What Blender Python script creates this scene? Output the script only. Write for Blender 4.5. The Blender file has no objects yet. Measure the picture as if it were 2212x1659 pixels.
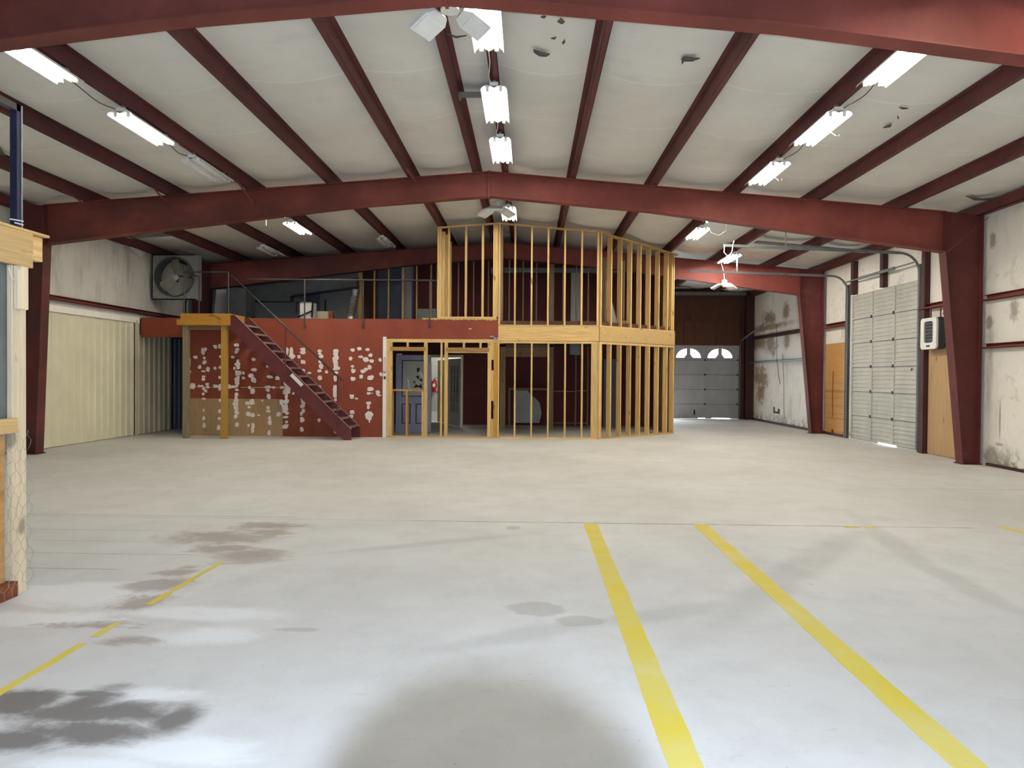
import bpy, bmesh, math, random
from mathutils import Vector, Matrix
random.seed(7)
sc = bpy.context.scene
COL = sc.collection

# ------------------------------------------------------------------ camera
W, H, F = 2212.0, 1659.0, 1430.0
CAMZ = 1.555
YAW, PITCH, ROLL = 0.025075, 0.0124256, 0.0075
fwd = Vector((-math.sin(YAW)*math.cos(PITCH), math.cos(YAW)*math.cos(PITCH), -math.sin(PITCH)))
r0 = Vector((math.cos(YAW), math.sin(YAW), 0)); u0 = r0.cross(fwd)
rgt = r0*math.cos(ROLL) + u0*math.sin(ROLL)
upv = u0*math.cos(ROLL) - r0*math.sin(ROLL)
cam = bpy.data.cameras.new('camera'); camo = bpy.data.objects.new('camera', cam); COL.objects.link(camo)
cam.sensor_fit = 'HORIZONTAL'; cam.sensor_width = 36.0; cam.lens = F*36.0/W
cam.clip_start = 0.05; cam.clip_end = 200
m = Matrix((rgt, upv, -fwd)).transposed().to_4x4(); m.translation = (0, 0, CAMZ)
camo.matrix_world = m
sc.camera = camo
# plan helpers: where a line of sight of the survey photo meets a real plane of the building
def _ray(x, y): return fwd + rgt*((x-W/2)/F) - upv*((y-H/2)/F)
def onY(x, y, Y):
    d = _ray(x, y); t = Y/d.y; return Vector((d.x*t, Y, CAMZ+d.z*t))
def onX(x, y, X):
    d = _ray(x, y); t = X/d.x; return Vector((X, d.y*t, CAMZ+d.z*t))
def onZ(x, y, z=0.0):
    d = _ray(x, y); t = (z-CAMZ)/d.z; return Vector((d.x*t, d.y*t, z))

# ------------------------------------------------------------------ world, daylight, exposure
SKY = 22.0          # overcast sky outside, seen through the far door's panes and the gaps under the doors
LAMP = 120.0       # fluorescent tubes
FLASH = 790.0
world = bpy.data.worlds.new('overcast_sky'); sc.world = world; world.use_nodes = True
bg = world.node_tree.nodes['Background']
bg.inputs[0].default_value = (0.80, 0.90, 1.0, 1); bg.inputs[1].default_value = SKY
BACK_Y = -4.6
# the photographer's flash: cool light from just above the lens, with a lens barrel shadow drawn into its beam low in the middle
fl = bpy.data.lights.new('camera_flash', 'POINT'); fl.energy = FLASH; fl.color = (.64, .78, 1.0); fl.shadow_soft_size = .02
flo = bpy.data.objects.new('camera_flash', fl); COL.objects.link(flo); flo.location = (0, -.02, CAMZ+.06)
fl.use_nodes = True
def flash_pattern():
    t = fl.node_tree; em = t.nodes['Emission']
    g = t.nodes.new('ShaderNodeNewGeometry'); sp = t.nodes.new('ShaderNodeSeparateXYZ'); t.links.new(g.outputs['Incoming'], sp.inputs[0])
    def mth(op, a, b=0.0):
        n = t.nodes.new('ShaderNodeMath'); n.operation = op
        for i, q in enumerate((a, b)):
            if hasattr(q, 'is_linked'): t.links.new(q, n.inputs[i])
            else: n.inputs[i].default_value = q
        return n.outputs[0]
    y = mth('MAXIMUM', mth('ABSOLUTE', sp.outputs[1]), .02)
    u = mth('DIVIDE', mth('SUBTRACT', mth('DIVIDE', mth('MULTIPLY', sp.outputs[0], FSGN), y), -.057), .28)
    v = mth('DIVIDE', mth('SUBTRACT', mth('DIVIDE', mth('MULTIPLY', sp.outputs[2], FSGN), y), -.72), .272)
    d = mth('SQRT', mth('ADD', mth('MULTIPLY', u, u), mth('MULTIPLY', v, v)))
    r = t.nodes.new('ShaderNodeMapRange'); r.interpolation_type = 'SMOOTHSTEP'; t.links.new(d, r.inputs[0])
    r.inputs[1].default_value = .80; r.inputs[2].default_value = 1.12; r.inputs[3].default_value = .0; r.inputs[4].default_value = 1.0
    t.links.new(r.outputs[0], em.inputs['Strength'])
FSGN = 1.0
flash_pattern()
dp = bpy.data.lights.new('added_opening_daylight', 'AREA'); dp.shape = 'RECTANGLE'; dp.size = .95; dp.size_y = 2.1
dpo = bpy.data.objects.new('added_opening_daylight', dp); COL.objects.link(dpo); dpo.location = (4.575, 25.08, 1.05); dpo.rotation_euler = (math.radians(-90), 0, 0)
dp.cycles.is_portal = True          # guides sky light through an unseen opening added to brighten the far right bay
sc.view_settings.view_transform = 'Standard'; sc.view_settings.look = 'None'
sc.view_settings.gamma = 1.0; sc.view_settings.use_curve_mapping = False
sc.view_settings.exposure = 0.0
sc.cycles.use_denoising = True
sc.cycles.use_adaptive_sampling = True; sc.cycles.adaptive_threshold = .03
sc.cycles.max_bounces = 7; sc.cycles.diffuse_bounces = 4; sc.cycles.glossy_bounces = 3
sc.cycles.sample_clamp_indirect = 8.0
sc.cycles.caustics_reflective = False; sc.cycles.caustics_refractive = False

# ------------------------------------------------------------------ building dimensions (metres)
XR, XL = 8.31, -9.87            # wall faces
RIDGE_X, RIDGE_Z, SLR, SLL = -0.76, 5.35, 0.087, 0.0742
Y0, Y1, Y2, YE = 5.9, 12.36, 18.83, 24.9
YF = 16.40                       # front of the loft
def zr(X): return RIDGE_Z-SLR*(X-RIDGE_X) if X > RIDGE_X else RIDGE_Z+SLL*(X-RIDGE_X)

# ------------------------------------------------------------------ materials
def lin(c):
    return tuple(((v/255)/12.92 if v/255 <= .04045 else ((v/255+.055)/1.055)**2.4) for v in c)
class NT:
    def __init__(s, name):
        s.m = bpy.data.materials.new(name); s.m.use_nodes = True
        s.t = s.m.node_tree; s.b = s.t.nodes['Principled BSDF']
        s.geo = s.t.nodes.new('ShaderNodeNewGeometry'); s.pos = s.geo.outputs['Position']
        s.b.inputs['Specular IOR Level'].default_value = 0.3
    def n(s, typ, **kw):
        nd = s.t.nodes.new(typ)
        for k, v in kw.items(): setattr(nd, k, v)
        return nd
    def L(s, a, b): s.t.links.new(a, b)
    def put(s, sock, v):
        if hasattr(v, 'is_linked'): s.L(v, sock)
        elif isinstance(v, (tuple, list)) and len(v) == 3 and sock.type == 'RGBA': sock.default_value = (*v, 1)
        else: sock.default_value = v
    def math(s, op, a, b=0.0, c=None, clamp=False):
        nd = s.n('ShaderNodeMath', operation=op, use_clamp=clamp)
        s.put(nd.inputs[0], a); s.put(nd.inputs[1], b)
        if c is not None: s.put(nd.inputs[2], c)
        return nd.outputs[0]
    def noise(s, scale, detail=4.0, rough=.55, vec=None, stretch=None, dist=0.0):
        nd = s.n('ShaderNodeTexNoise'); nd.inputs['Scale'].default_value = scale
        nd.inputs['Detail'].default_value = detail; nd.inputs['Roughness'].default_value = rough
        nd.inputs['Distortion'].default_value = dist
        v = vec or s.pos
        if stretch:
            mp = s.n('ShaderNodeMapping'); mp.inputs['Scale'].default_value = stretch; s.L(v, mp.inputs[0]); v = mp.outputs[0]
        s.L(v, nd.inputs['Vector']); return nd.outputs[0]
    def mix(s, f, a, b, blend='MIX'):
        nd = s.n('ShaderNodeMix', data_type='RGBA', blend_type=blend)
        s.put(nd.inputs[0], f); s.put(nd.inputs[6], a); s.put(nd.inputs[7], b); return nd.outputs[2]
    def rng(s, v, a, b, c=0.0, d=1.0, smooth=False):
        nd = s.n('ShaderNodeMapRange'); nd.clamp = True
        if smooth: nd.interpolation_type = 'SMOOTHSTEP'
        s.put(nd.inputs[0], v)
        for i, q in enumerate((a, b, c, d)): nd.inputs[i+1].default_value = q
        return nd.outputs[0]
    def xyz(s, vec=None):
        nd = s.n('ShaderNodeSeparateXYZ'); s.L(vec or s.pos, nd.inputs[0]); return nd.outputs
    def vec(s, a, b, c=0.0):
        nd = s.n('ShaderNodeCombineXYZ')
        for i, q in enumerate((a, b, c)): s.put(nd.inputs[i], q)
        return nd.outputs[0]
    def blob(s, v2, cx, cy, rx, ry, rot=0.0, soft=.35, wob=.5, nz=None):
        mp = s.n('ShaderNodeMapping', vector_type='TEXTURE')
        mp.inputs['Location'].default_value = (cx, cy, 0); mp.inputs['Rotation'].default_value = (0, 0, rot)
        mp.inputs['Scale'].default_value = (rx, ry, 1); s.L(v2, mp.inputs[0])
        ln = s.n('ShaderNodeVectorMath', operation='LENGTH'); s.L(mp.outputs[0], ln.inputs[0])
        d = ln.outputs['Value']
        if nz is not None: d = s.math('MULTIPLY_ADD', nz, wob*2, s.math('SUBTRACT', d, wob))
        return s.rng(d, 1.0+soft, 1.0-soft, smooth=True)
    def bump(s, hgt, strength=.3, dist=.02):
        nd = s.n('ShaderNodeBump'); nd.inputs['Strength'].default_value = strength; nd.inputs['Distance'].default_value = dist
        s.L(hgt, nd.inputs['Height']); s.L(nd.outputs[0], s.b.inputs['Normal'])
    def done(s, col, rough=.7, metal=0.0):
        s.put(s.b.inputs['Base Color'], col); s.put(s.b.inputs['Roughness'], rough); s.b.inputs['Metallic'].default_value = metal
        return s.m
def simple(name, rgb, rough=.6, metal=0.0, scale=6.0, var=.18, bump=0.0, stretch=None, detail=5.0):
    t = NT(name); c = lin(rgb); n = t.noise(scale, detail, stretch=stretch)
    f = t.rng(n, .3, .7)
    col = t.mix(f, tuple(q*(1-var) for q in c), tuple(min(1, q*(1+var)) for q in c))
    if bump: t.bump(n, bump)
    return t.done(col, rough, metal)
def wood(name, rgb, axis, dark=.6):
    t = NT(name); c = lin(rgb)
    st = {'x': (.6, 14, 14), 'y': (14, .6, 14), 'z': (14, 14, .6)}[axis]
    g = t.noise(3.0, 6, .6, stretch=st, dist=.6)
    big = t.noise(1.2, 2, stretch=tuple(.25 if q < 1 else 2.0 for q in st))
    oi = t.n('ShaderNodeObjectInfo').outputs['Random']
    col = t.mix(t.rng(g, .35, .72), tuple(q*1.08 for q in c), tuple(q*dark for q in c))
    col = t.mix(t.rng(big, .35, .7, 0, .45), col, (c[0]*1.05, c[1]*.88, c[2]*.62))
    kn = t.noise(4.0, 1, stretch=tuple(.8 if q < 1 else 1.6 for q in st))
    col = t.mix(t.rng(kn, .70, .78, 0, .75), col, tuple(q*.3 for q in c))
    k = t.math('MULTIPLY_ADD', oi, .3, .85)
    hv = t.n('ShaderNodeHueSaturation'); t.L(k, hv.inputs['Value']); t.L(col, hv.inputs['Color'])
    t.bump(g, .12, .01)
    return t.done(hv.outputs[0], .7)

M = {}
def steel(name, rgb):
    t = NT(name); c = lin(rgb)
    n1 = t.noise(1.1, 5, .6); n2 = t.noise(7, 4, .7)
    col = t.mix(t.rng(n1, .35, .68), tuple(q*.78 for q in c), tuple(q*1.2 for q in c))
    dust = t.math('MULTIPLY', t.rng(n2, .52, .72), t.rng(n1, .5, .75))
    col = t.mix(t.math('MULTIPLY', dust, .35), col, lin((150, 118, 112)))
    p = t.xyz(); dark_left = t.math('MULTIPLY', t.rng(p[0], -1.6, -5.0), t.rng(t.noise(.55, 6, .6, stretch=(1, 1, 2)), .40, .58))  # blotchy darkening that grows toward the left side
    col = t.mix(t.math('MULTIPLY', dark_left, .55), col, lin((58, 40, 38)))
    return t.done(col, .62)
M['steel'] = steel('red_oxide_steel', (124, 62, 54))
M['steel_purlin'] = steel('red_oxide_purlin', (98, 54, 52)); M['steel_col_shade'] = steel('red_oxide_column_shade', (98, 48, 45))  # columns use the same paint, darkened to hold their shade
M['steel_dark'] = simple('dark_oxide_steel', (70, 42, 42), .6, scale=3)
M['stair_red'] = simple('stair_maroon_paint', (92, 44, 46), .5, scale=5)
M['stair_edge'] = simple('worn_stair_edge', (150, 118, 112), .5, scale=9)
M['tread'] = simple('worn_stair_tread', (138, 120, 108), .6, scale=9)
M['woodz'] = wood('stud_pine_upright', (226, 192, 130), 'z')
M['woodx'] = wood('plate_pine_across', (216, 184, 126), 'x')
M['woody'] = wood('pine_lengthwise', (228, 194, 136), 'y')
M['cagez'] = wood('pale_cage_post', (238, 220, 188), 'z', .8)
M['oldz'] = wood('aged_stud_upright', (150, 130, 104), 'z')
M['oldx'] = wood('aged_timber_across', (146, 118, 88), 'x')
M['orangex'] = wood('orange_treated_timber', (198, 144, 62), 'x', .75)
M['yellowz'] = wood('yellow_treated_post', (180, 144, 68), 'z', .75)
M['greyz'] = wood('weathered_grey_post', (142, 130, 104), 'z')
M['headx'] = wood('brown_header_board', (168, 132, 84), 'x')
M['plyz'] = wood('plywood_tan', (178, 148, 112), 'z', .8)
M['osb'] = None
M['plydark'] = wood('old_dark_plywood', (92, 62, 48), 'z', .6)
M['galv'] = simple('galvanised_steel', (150, 154, 152), .42, .55, scale=10, var=.12)
M['galvdull'] = simple('dull_galvanised', (120, 124, 124), .5, .3, scale=6, var=.15)
M['duct'] = simple('dark_duct_metal', (74, 78, 82), .5, .2, scale=4, var=.2)
M['white'] = simple('white_enamel', (232, 232, 226), .4, scale=8, var=.05)
M['cream'] = simple('cream_paint', (218, 210, 176), .5, scale=5, var=.06)
M['whitetrim'] = simple('white_trim_paint', (246, 243, 232), .5, scale=5, var=.04)
M['black'] = simple('black_matte', (22, 22, 24), .6, scale=8, var=.2)
M['darkgrey'] = simple('dark_grey_plastic', (52, 54, 56), .5, scale=8, var=.15)
M['navy'] = simple('navy_strut_paint', (26, 30, 54), .45, scale=6, var=.2)
M['bluegrey'] = simple('blue_grey_door_paint', (152, 156, 180), .5, scale=3, var=.1)
M['drywall'] = simple('grey_drywall', (168, 167, 164), .8, scale=1.5, var=.1)
M['drywallpale'] = simple('pale_drywall', (176, 178, 172), .8, scale=2, var=.12)
M['bluewall'] = simple('blue_grey_board', (98, 104, 116), .7, scale=2, var=.15)
M['maroonwall'] = simple('maroon_wall_paint', (92, 40, 40), .7, scale=1.2, var=.18)
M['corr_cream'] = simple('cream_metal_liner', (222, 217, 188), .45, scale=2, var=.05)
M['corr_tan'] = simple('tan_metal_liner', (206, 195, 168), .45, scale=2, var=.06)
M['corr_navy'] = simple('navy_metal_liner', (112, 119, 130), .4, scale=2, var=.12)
M['tear'] = simple('torn_insulation', (98, 94, 84), .95, scale=30, var=.4)
M['patch'] = simple('torn_white_paper', (236, 226, 220), .85, scale=25, var=.12)
M['foilsil'] = simple('silver_foil', (215, 216, 218), .22, .9, scale=18, var=.2, bump=.6)
M['red'] = simple('extinguisher_red', (190, 22, 34), .35, scale=8, var=.08)
M['brass'] = simple('brass_knob', (200, 170, 90), .3, .8, scale=8, var=.1)
M['chrome'] = simple('chrome', (210, 212, 214), .2, .9, scale=8, var=.05)
M['wire'] = simple('wire_galvanised', (150, 146, 138), .5, .3, scale=20, var=.2)
M['cord'] = simple('white_cord', (220, 218, 210), .5, scale=20, var=.05)
M['conduit'] = simple('grey_conduit', (70, 64, 66), .5, .2, scale=10, var=.1)
M['led'] = simple('led_panel_cover', (236, 238, 232), .35, scale=9, var=.03)
M['signink'] = simple('sign_red_ink', (172, 60, 66), .6, scale=9, var=.05)
M['cork'] = simple('dirty_rust_brown', (120, 66, 42), .8, scale=14, var=.4)
def emit(name, rgb, s):
    t = NT(name); t.b.inputs['Emission Color'].default_value = (*rgb, 1); t.b.inputs['Emission Strength'].default_value = s
    return t.done((.9, .9, .9), .4)
M['tube'] = emit('lit_tube', (1.0, .93, .80), LAMP); M['tube_boosted'] = emit('boosted_lit_tube', (1.0, .94, .84), LAMP*2.1); M['tube_mid'] = emit('raised_lit_tube', (1.0, .93, .80), LAMP*1.4)  # tubes behind the main rafter have output raised to brighten the far bays
M['spot'] = emit('lit_spot_lens', (1.0, .93, .95), 30.0)
M['tube_off'] = simple('unlit_tube', (226, 228, 224), .3, scale=8, var=.03)
def glass(name, tint, rough=.05, tr=.85):
    t = NT(name); n = t.noise(5, 3)
    t.b.inputs['Transmission Weight'].default_value = tr; t.b.inputs['IOR'].default_value = 1.1
    return t.done(t.mix(t.rng(n, .3, .7), tint, tuple(q*.9 for q in tint)), rough)
M['pane'] = glass('window_pane', (.95, .97, 1.0))
M['pane_dirty'] = glass('dusty_pane', (.60, .61, .52), .5, .08)

# plywood sheet with horizontal weathering bands
def osb():
    t = NT('orange_plywood_sheet'); c = lin((198, 150, 92)); p = t.xyz()
    g = t.noise(4, 5, stretch=(1, .5, 7)); b = t.noise(1.0, 2, stretch=(.1, .1, 8))
    col = t.mix(t.rng(g, .35, .7), c, tuple(q*.82 for q in c))
    col = t.mix(t.math('MULTIPLY', t.rng(b, .52, .66), t.rng(p[2], 1.9, 1.2, 0, .5)), col, lin((128, 88, 40)))
    return t.done(col, .75)
M['osb'] = osb()

# concrete floor
def concrete():
    t = NT('worn_concrete'); p = t.xyz(); v2 = t.vec(p[0], p[1])
    n1 = t.noise(.45, 6, .6); n2 = t.noise(2.6, 7, .65); n3 = t.noise(24, 4, .7)
    nb = t.math('ADD', t.math('MULTIPLY', t.noise(1.1, 9, .72, stretch=(.8, 1.6, 1), dist=.8), .75), t.math('MULTIPLY', t.noise(5.0, 5, .7), .25)); nb = t.rng(nb, .30, .70)
    col = t.mix(t.rng(n1, .34, .66), lin((200, 198, 193)), lin((216, 215, 211)))
    col = t.mix(t.rng(n2, .45, .72, 0, .35), col, lin((186, 182, 174)))
    col = t.mix(t.rng(n3, .60, .78, 0, .25), col, lin((150, 145, 136)))
    def fb(x, y, rx, ry, **k):
        c = onZ(x, y); ex = onZ(x+rx, y)-c; ey = onZ(x, y-ry)-c
        return t.blob(v2, c.x, c.y, abs(ex.x), abs(ey.y), nz=nb, **k)
    def seg(a, b, wd, **k):
        A = onZ(*a); B = onZ(*b); c = (A+B)/2; d = B-A
        return t.blob(v2, c.x, c.y, d.length/2, wd, rot=math.atan2(d.y, d.x), nz=nb, **k)
    def layer(col, masks, c, amt):
        f = masks[0]
        for q in masks[1:]: f = t.math('MAXIMUM', f, q)
        return t.mix(t.math('MULTIPLY', f, amt), col, lin(c))
    # paler patches on the left of the floor
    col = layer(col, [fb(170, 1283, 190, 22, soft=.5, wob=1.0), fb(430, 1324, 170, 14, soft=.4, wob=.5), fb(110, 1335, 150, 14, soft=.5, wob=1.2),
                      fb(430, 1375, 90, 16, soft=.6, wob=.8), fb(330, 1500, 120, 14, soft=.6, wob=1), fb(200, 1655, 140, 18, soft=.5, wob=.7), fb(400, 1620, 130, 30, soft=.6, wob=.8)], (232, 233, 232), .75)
    # oil and rust stains
    col = layer(col, [fb(30, 1515, 110, 24, wob=.8), fb(160, 1540, 120, 18, soft=.6, wob=1.1), fb(210, 1500, 60, 9, wob=1.0, soft=.5), fb(20, 1600, 110, 24, wob=.7, soft=.5),
                      fb(300, 1540, 95, 22, wob=1.0, soft=.6), fb(190, 1580, 150, 22, wob=1.0, soft=.6), seg((70, 1560), (260, 1490), .10, wob=.9, soft=.6), seg((330, 1590), (420, 1520), .10, wob=.8, soft=.6)], (84, 75, 70), .8)
    col = layer(col, [fb(345, 1265, 50, 14, wob=1.3, soft=.5), fb(385, 1238, 45, 10, wob=1.3, soft=.5), fb(575, 1150, 60, 6, wob=1.0), fb(590, 1136, 70, 8, wob=1.2, soft=.5), fb(480, 1185, 60, 8, wob=1.3, soft=.5),
                      fb(540, 1200, 70, 12, wob=1.2, soft=.6), fb(215, 1352, 90, 10, wob=1.5, soft=.4), fb(310, 1300, 60, 16, wob=1.4, soft=.4), fb(480, 1158, 90, 18, wob=1.2, soft=.6), fb(270, 1385, 60, 10, wob=1.5, soft=.5)], (138, 120, 108), .6)
    col = layer(col, [fb(1165, 1315, 62, 18, wob=.5, soft=.15), fb(1250, 1341, 58, 12, wob=.5, soft=.15), fb(1108, 1140, 16, 4, wob=.4, soft=.2), fb(640, 1360, 40, 4, wob=1, soft=.4)], (166, 163, 156), .55)
    # tyre marks
    col = layer(col, [seg((1545, 1345), (1850, 1150), .16, wob=.25, soft=.5), seg((1270, 1352), (1600, 1300), .10, wob=.5, soft=.6), seg((1855, 1120), (2020, 1240), .12, wob=.25, soft=.5), seg((1985, 1215), (2230, 1340), .12, wob=.25, soft=.5),
                      seg((960, 1400), (1310, 1340), .10, wob=.4, soft=.6), seg((700, 1196), (1120, 1155), .08, wob=.4, soft=.6)], (150, 147, 144), .26)
    # saw joints
    def line(Yv, x0, x1, wd, amt):
        d = t.math('ABSOLUTE', t.math('SUBTRACT', p[1], Yv))
        d = t.math('ADD', d, t.math('MULTIPLY', t.math('SUBTRACT', nb, .5), wd*1.6))
        f = t.rng(d, wd*1.5, wd*.6)
        f = t.math('MULTIPLY', f, t.rng(p[0], x0-.1, x0)); f = t.math('MULTIPLY', f, t.rng(p[0], x1+.1, x1))
        return t.math('MULTIPLY', f, amt)
    js = [line(7.02, -1.2, 4.62, .009, .75), line(7.02, -6.5, -1.2, .007, .4), line(onZ(300, 1113).y, -7.5, -2.6, .008, .5), line(onZ(300, 1146).y, -5.5, -3.6, .006, .4),
          line(onZ(300, 1170).y, -5.2, -3.6, .006, .35), line(onZ(300, 1197).y, -5.0, -2.9, .006, .45), line(onZ(200, 1229).y, -5.0, -3.3, .006, .45), line(onZ(2000, 1056).y, 5.2, 8.2, .010, .5)]
    f = js[0]
    for q in js[1:]: f = t.math('MAXIMUM', f, q)
    col = t.mix(f, col, lin((84, 76, 68)))
    sc_ = t.noise(3.2, 8, .75, stretch=(1.0, 3.0, 1), dist=1.2)
    col = t.mix(t.rng(sc_, .60, .72, 0, .30), col, lin((150, 142, 128)))
    col = t.mix(t.rng(t.noise(38, 2, .5), .72, .80, 0, .5), col, lin((112, 104, 94)))
    t.bump(t.math('ADD', n3, n2), .10, .01)
    return t.done(col, t.rng(n2, .3, .7, .62, .8))
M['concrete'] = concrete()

# insulation vinyl facing
def vinyl(name, rgb, stainamt, seamaxis=None):
    t = NT(name); c = lin(rgb); p = t.xyz()
    n1 = t.noise(.8, 5, .6); n2 = t.noise(5, 5, .65); nv = t.noise(1.3, 5, .65, stretch=(1, 1.8, .45))
    col = t.mix(t.rng(n1, .34, .66), tuple(q*.93 for q in c), tuple(min(.9, q*1.05) for q in c))
    col = t.mix(t.rng(nv, .56, .74, 0, stainamt), col, lin((132, 118, 92)))
    return t, col, p, n1, n2, nv
def wall_vinyl_right():
    t, col, p, n1, n2, nv = vinyl('white_wall_insulation', (234, 230, 220), .35)
    v2 = t.vec(p[1], p[2]); nb = t.math('ADD', t.math('MULTIPLY', t.noise(2.2, 8, .72, dist=.8), .7), t.math('MULTIPLY', t.noise(9.0, 5, .7), .3)); nb = t.rng(nb, .30, .70)
    def wb(x, y, ry, rz, **k):
        c = onX(x, y, XR); return t.blob(v2, c.y, c.z, ry, rz, nz=nb, **k)
    f = None
    for q in [wb(1660, 690, .5, .25, wob=1.0, soft=.5), wb(1640, 740, 1.0, .22, wob=1.0, soft=.5), wb(1665, 745, .5, .3, wob=1.1, soft=.5), wb(1698, 672, .25, .3, wob=.9, soft=.5), wb(1700, 735, .25, .25, wob=1, soft=.5),
              wb(1640, 815, .7, .35, wob=1.2, soft=.5), wb(1645, 850, .4, .3, wob=1.2, soft=.5), wb(1660, 707, 2.0, .1, wob=.8, soft=.6)]:
        f = q if f is None else t.math('MAXIMUM', f, q)
    col = t.mix(t.math('MULTIPLY', f, .8), col, lin((128, 98, 62)))
    f2 = None
    for q in [wb(2137, 695, .08, .11, wob=.9, soft=.3), wb(2145, 520, .06, .12, wob=1.3, soft=.4), wb(2143, 985, .16, .16, wob=1.0, soft=.4), wb(2160, 905, .02, .35, wob=.3, soft=.4), wb(1642, 838, .35, .12, wob=.8, soft=.3), wb(2160, 960, .10, .03, wob=1.3, soft=.5), wb(2190, 670, .1, .15, wob=1.2, soft=.5)]:
        f2 = q if f2 is None else t.math('MAXIMUM', f2, q)
    col = t.mix(t.math('MULTIPLY', f2, .62), col, lin((104, 98, 76)))
    low = t.math('MULTIPLY', t.rng(p[2], .42, .02), t.rng(nb, .40, .62))
    col = t.mix(t.math('MULTIPLY', low, .85), col, lin((70, 72, 54)))
    col = t.mix(t.math('MULTIPLY', t.rng(nb, .6, .75), .3), col, lin((168, 160, 138)))
    t.bump(t.math('ADD', n2, nv), .35, .03)
    return t.done(col, .55)
M['vinyl_right'] = wall_vinyl_right()
def wall_vinyl_left():
    t, col, p, n1, n2, nv = vinyl('grimy_wall_insulation', (212, 209, 200), .5)
    col = t.mix(t.rng(nv, .48, .66, 0, .35), col, lin((140, 134, 122)))
    t.bump(t.math('ADD', n2, nv), .35, .03)
    return t.done(col, .6)
M['vinyl_left'] = wall_vinyl_left()
def ceil_vinyl():
    t, col, p, n1, n2, nv = vinyl('ceiling_insulation_facing', (228, 226, 218), .10)
    # lighter taped seams every five feet
    ph = t.math('DIVIDE', t.math('SUBTRACT', p[1], 6.92-1.53*10), 1.53); fr = t.math('FRACT', ph)
    dd = t.math('MINIMUM', fr, t.math('SUBTRACT', 1.0, fr))
    w = t.math('MULTIPLY', t.rng(dd, .022, .008), t.rng(n1, .40, .56, .25, 1))
    col = t.mix(t.math('MULTIPLY', w, .8), col, lin((240, 240, 236)))
    t.bump(n2, .2, .02)
    return t.done(col, .55)
M['vinyl_ceiling'] = ceil_vinyl()

def red_wall():
    t = NT('red_painted_plywood'); p = t.xyz(); c = lin((134, 62, 46))
    n1 = t.noise(1.4, 5, .6); n2 = t.noise(9, 4)
    col = t.mix(t.rng(n1, .35, .66), tuple(q*.88 for q in c), (c[0]*1.05, c[1]*1.2, c[2]*1.05))
    t.bump(n2, .08, .01)
    return t.done(col, .6)
M['redwall'] = red_wall()
def yline():
    t = NT('worn_yellow_floor_paint'); n = t.noise(1.6, 6, .7); n2 = t.noise(30, 3); p = t.xyz()
    col = t.mix(t.rng(n, .42, .68), lin((214, 194, 70)), lin((214, 202, 128)))
    col = t.mix(t.rng(n2, .62, .74, 0, .5), col, lin((190, 182, 150)))
    return t.done(col, .6)
M['yline'] = yline()
def dirty_door(name, rgb):
    t = NT(name); c = lin(rgb); n = t.noise(2.2, 6, .7, stretch=(1, 1, .5)); n2 = t.noise(14, 4, .7)
    col = t.mix(t.rng(n, .4, .7), c, tuple(q*.82 for q in c)); col = t.mix(t.rng(n2, .6, .8, 0, .3), col, lin((120, 116, 100)))
    return t.done(col, .55)
M['door_panel'] = dirty_door('faded_door_paint', (192, 192, 184))
M['gdoor'] = dirty_door('dusty_grey_door', (172, 176, 180))
M['fanwhite'] = simple('fan_blade_grey', (132, 130, 116), .5, .2, scale=5, var=.2)

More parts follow.
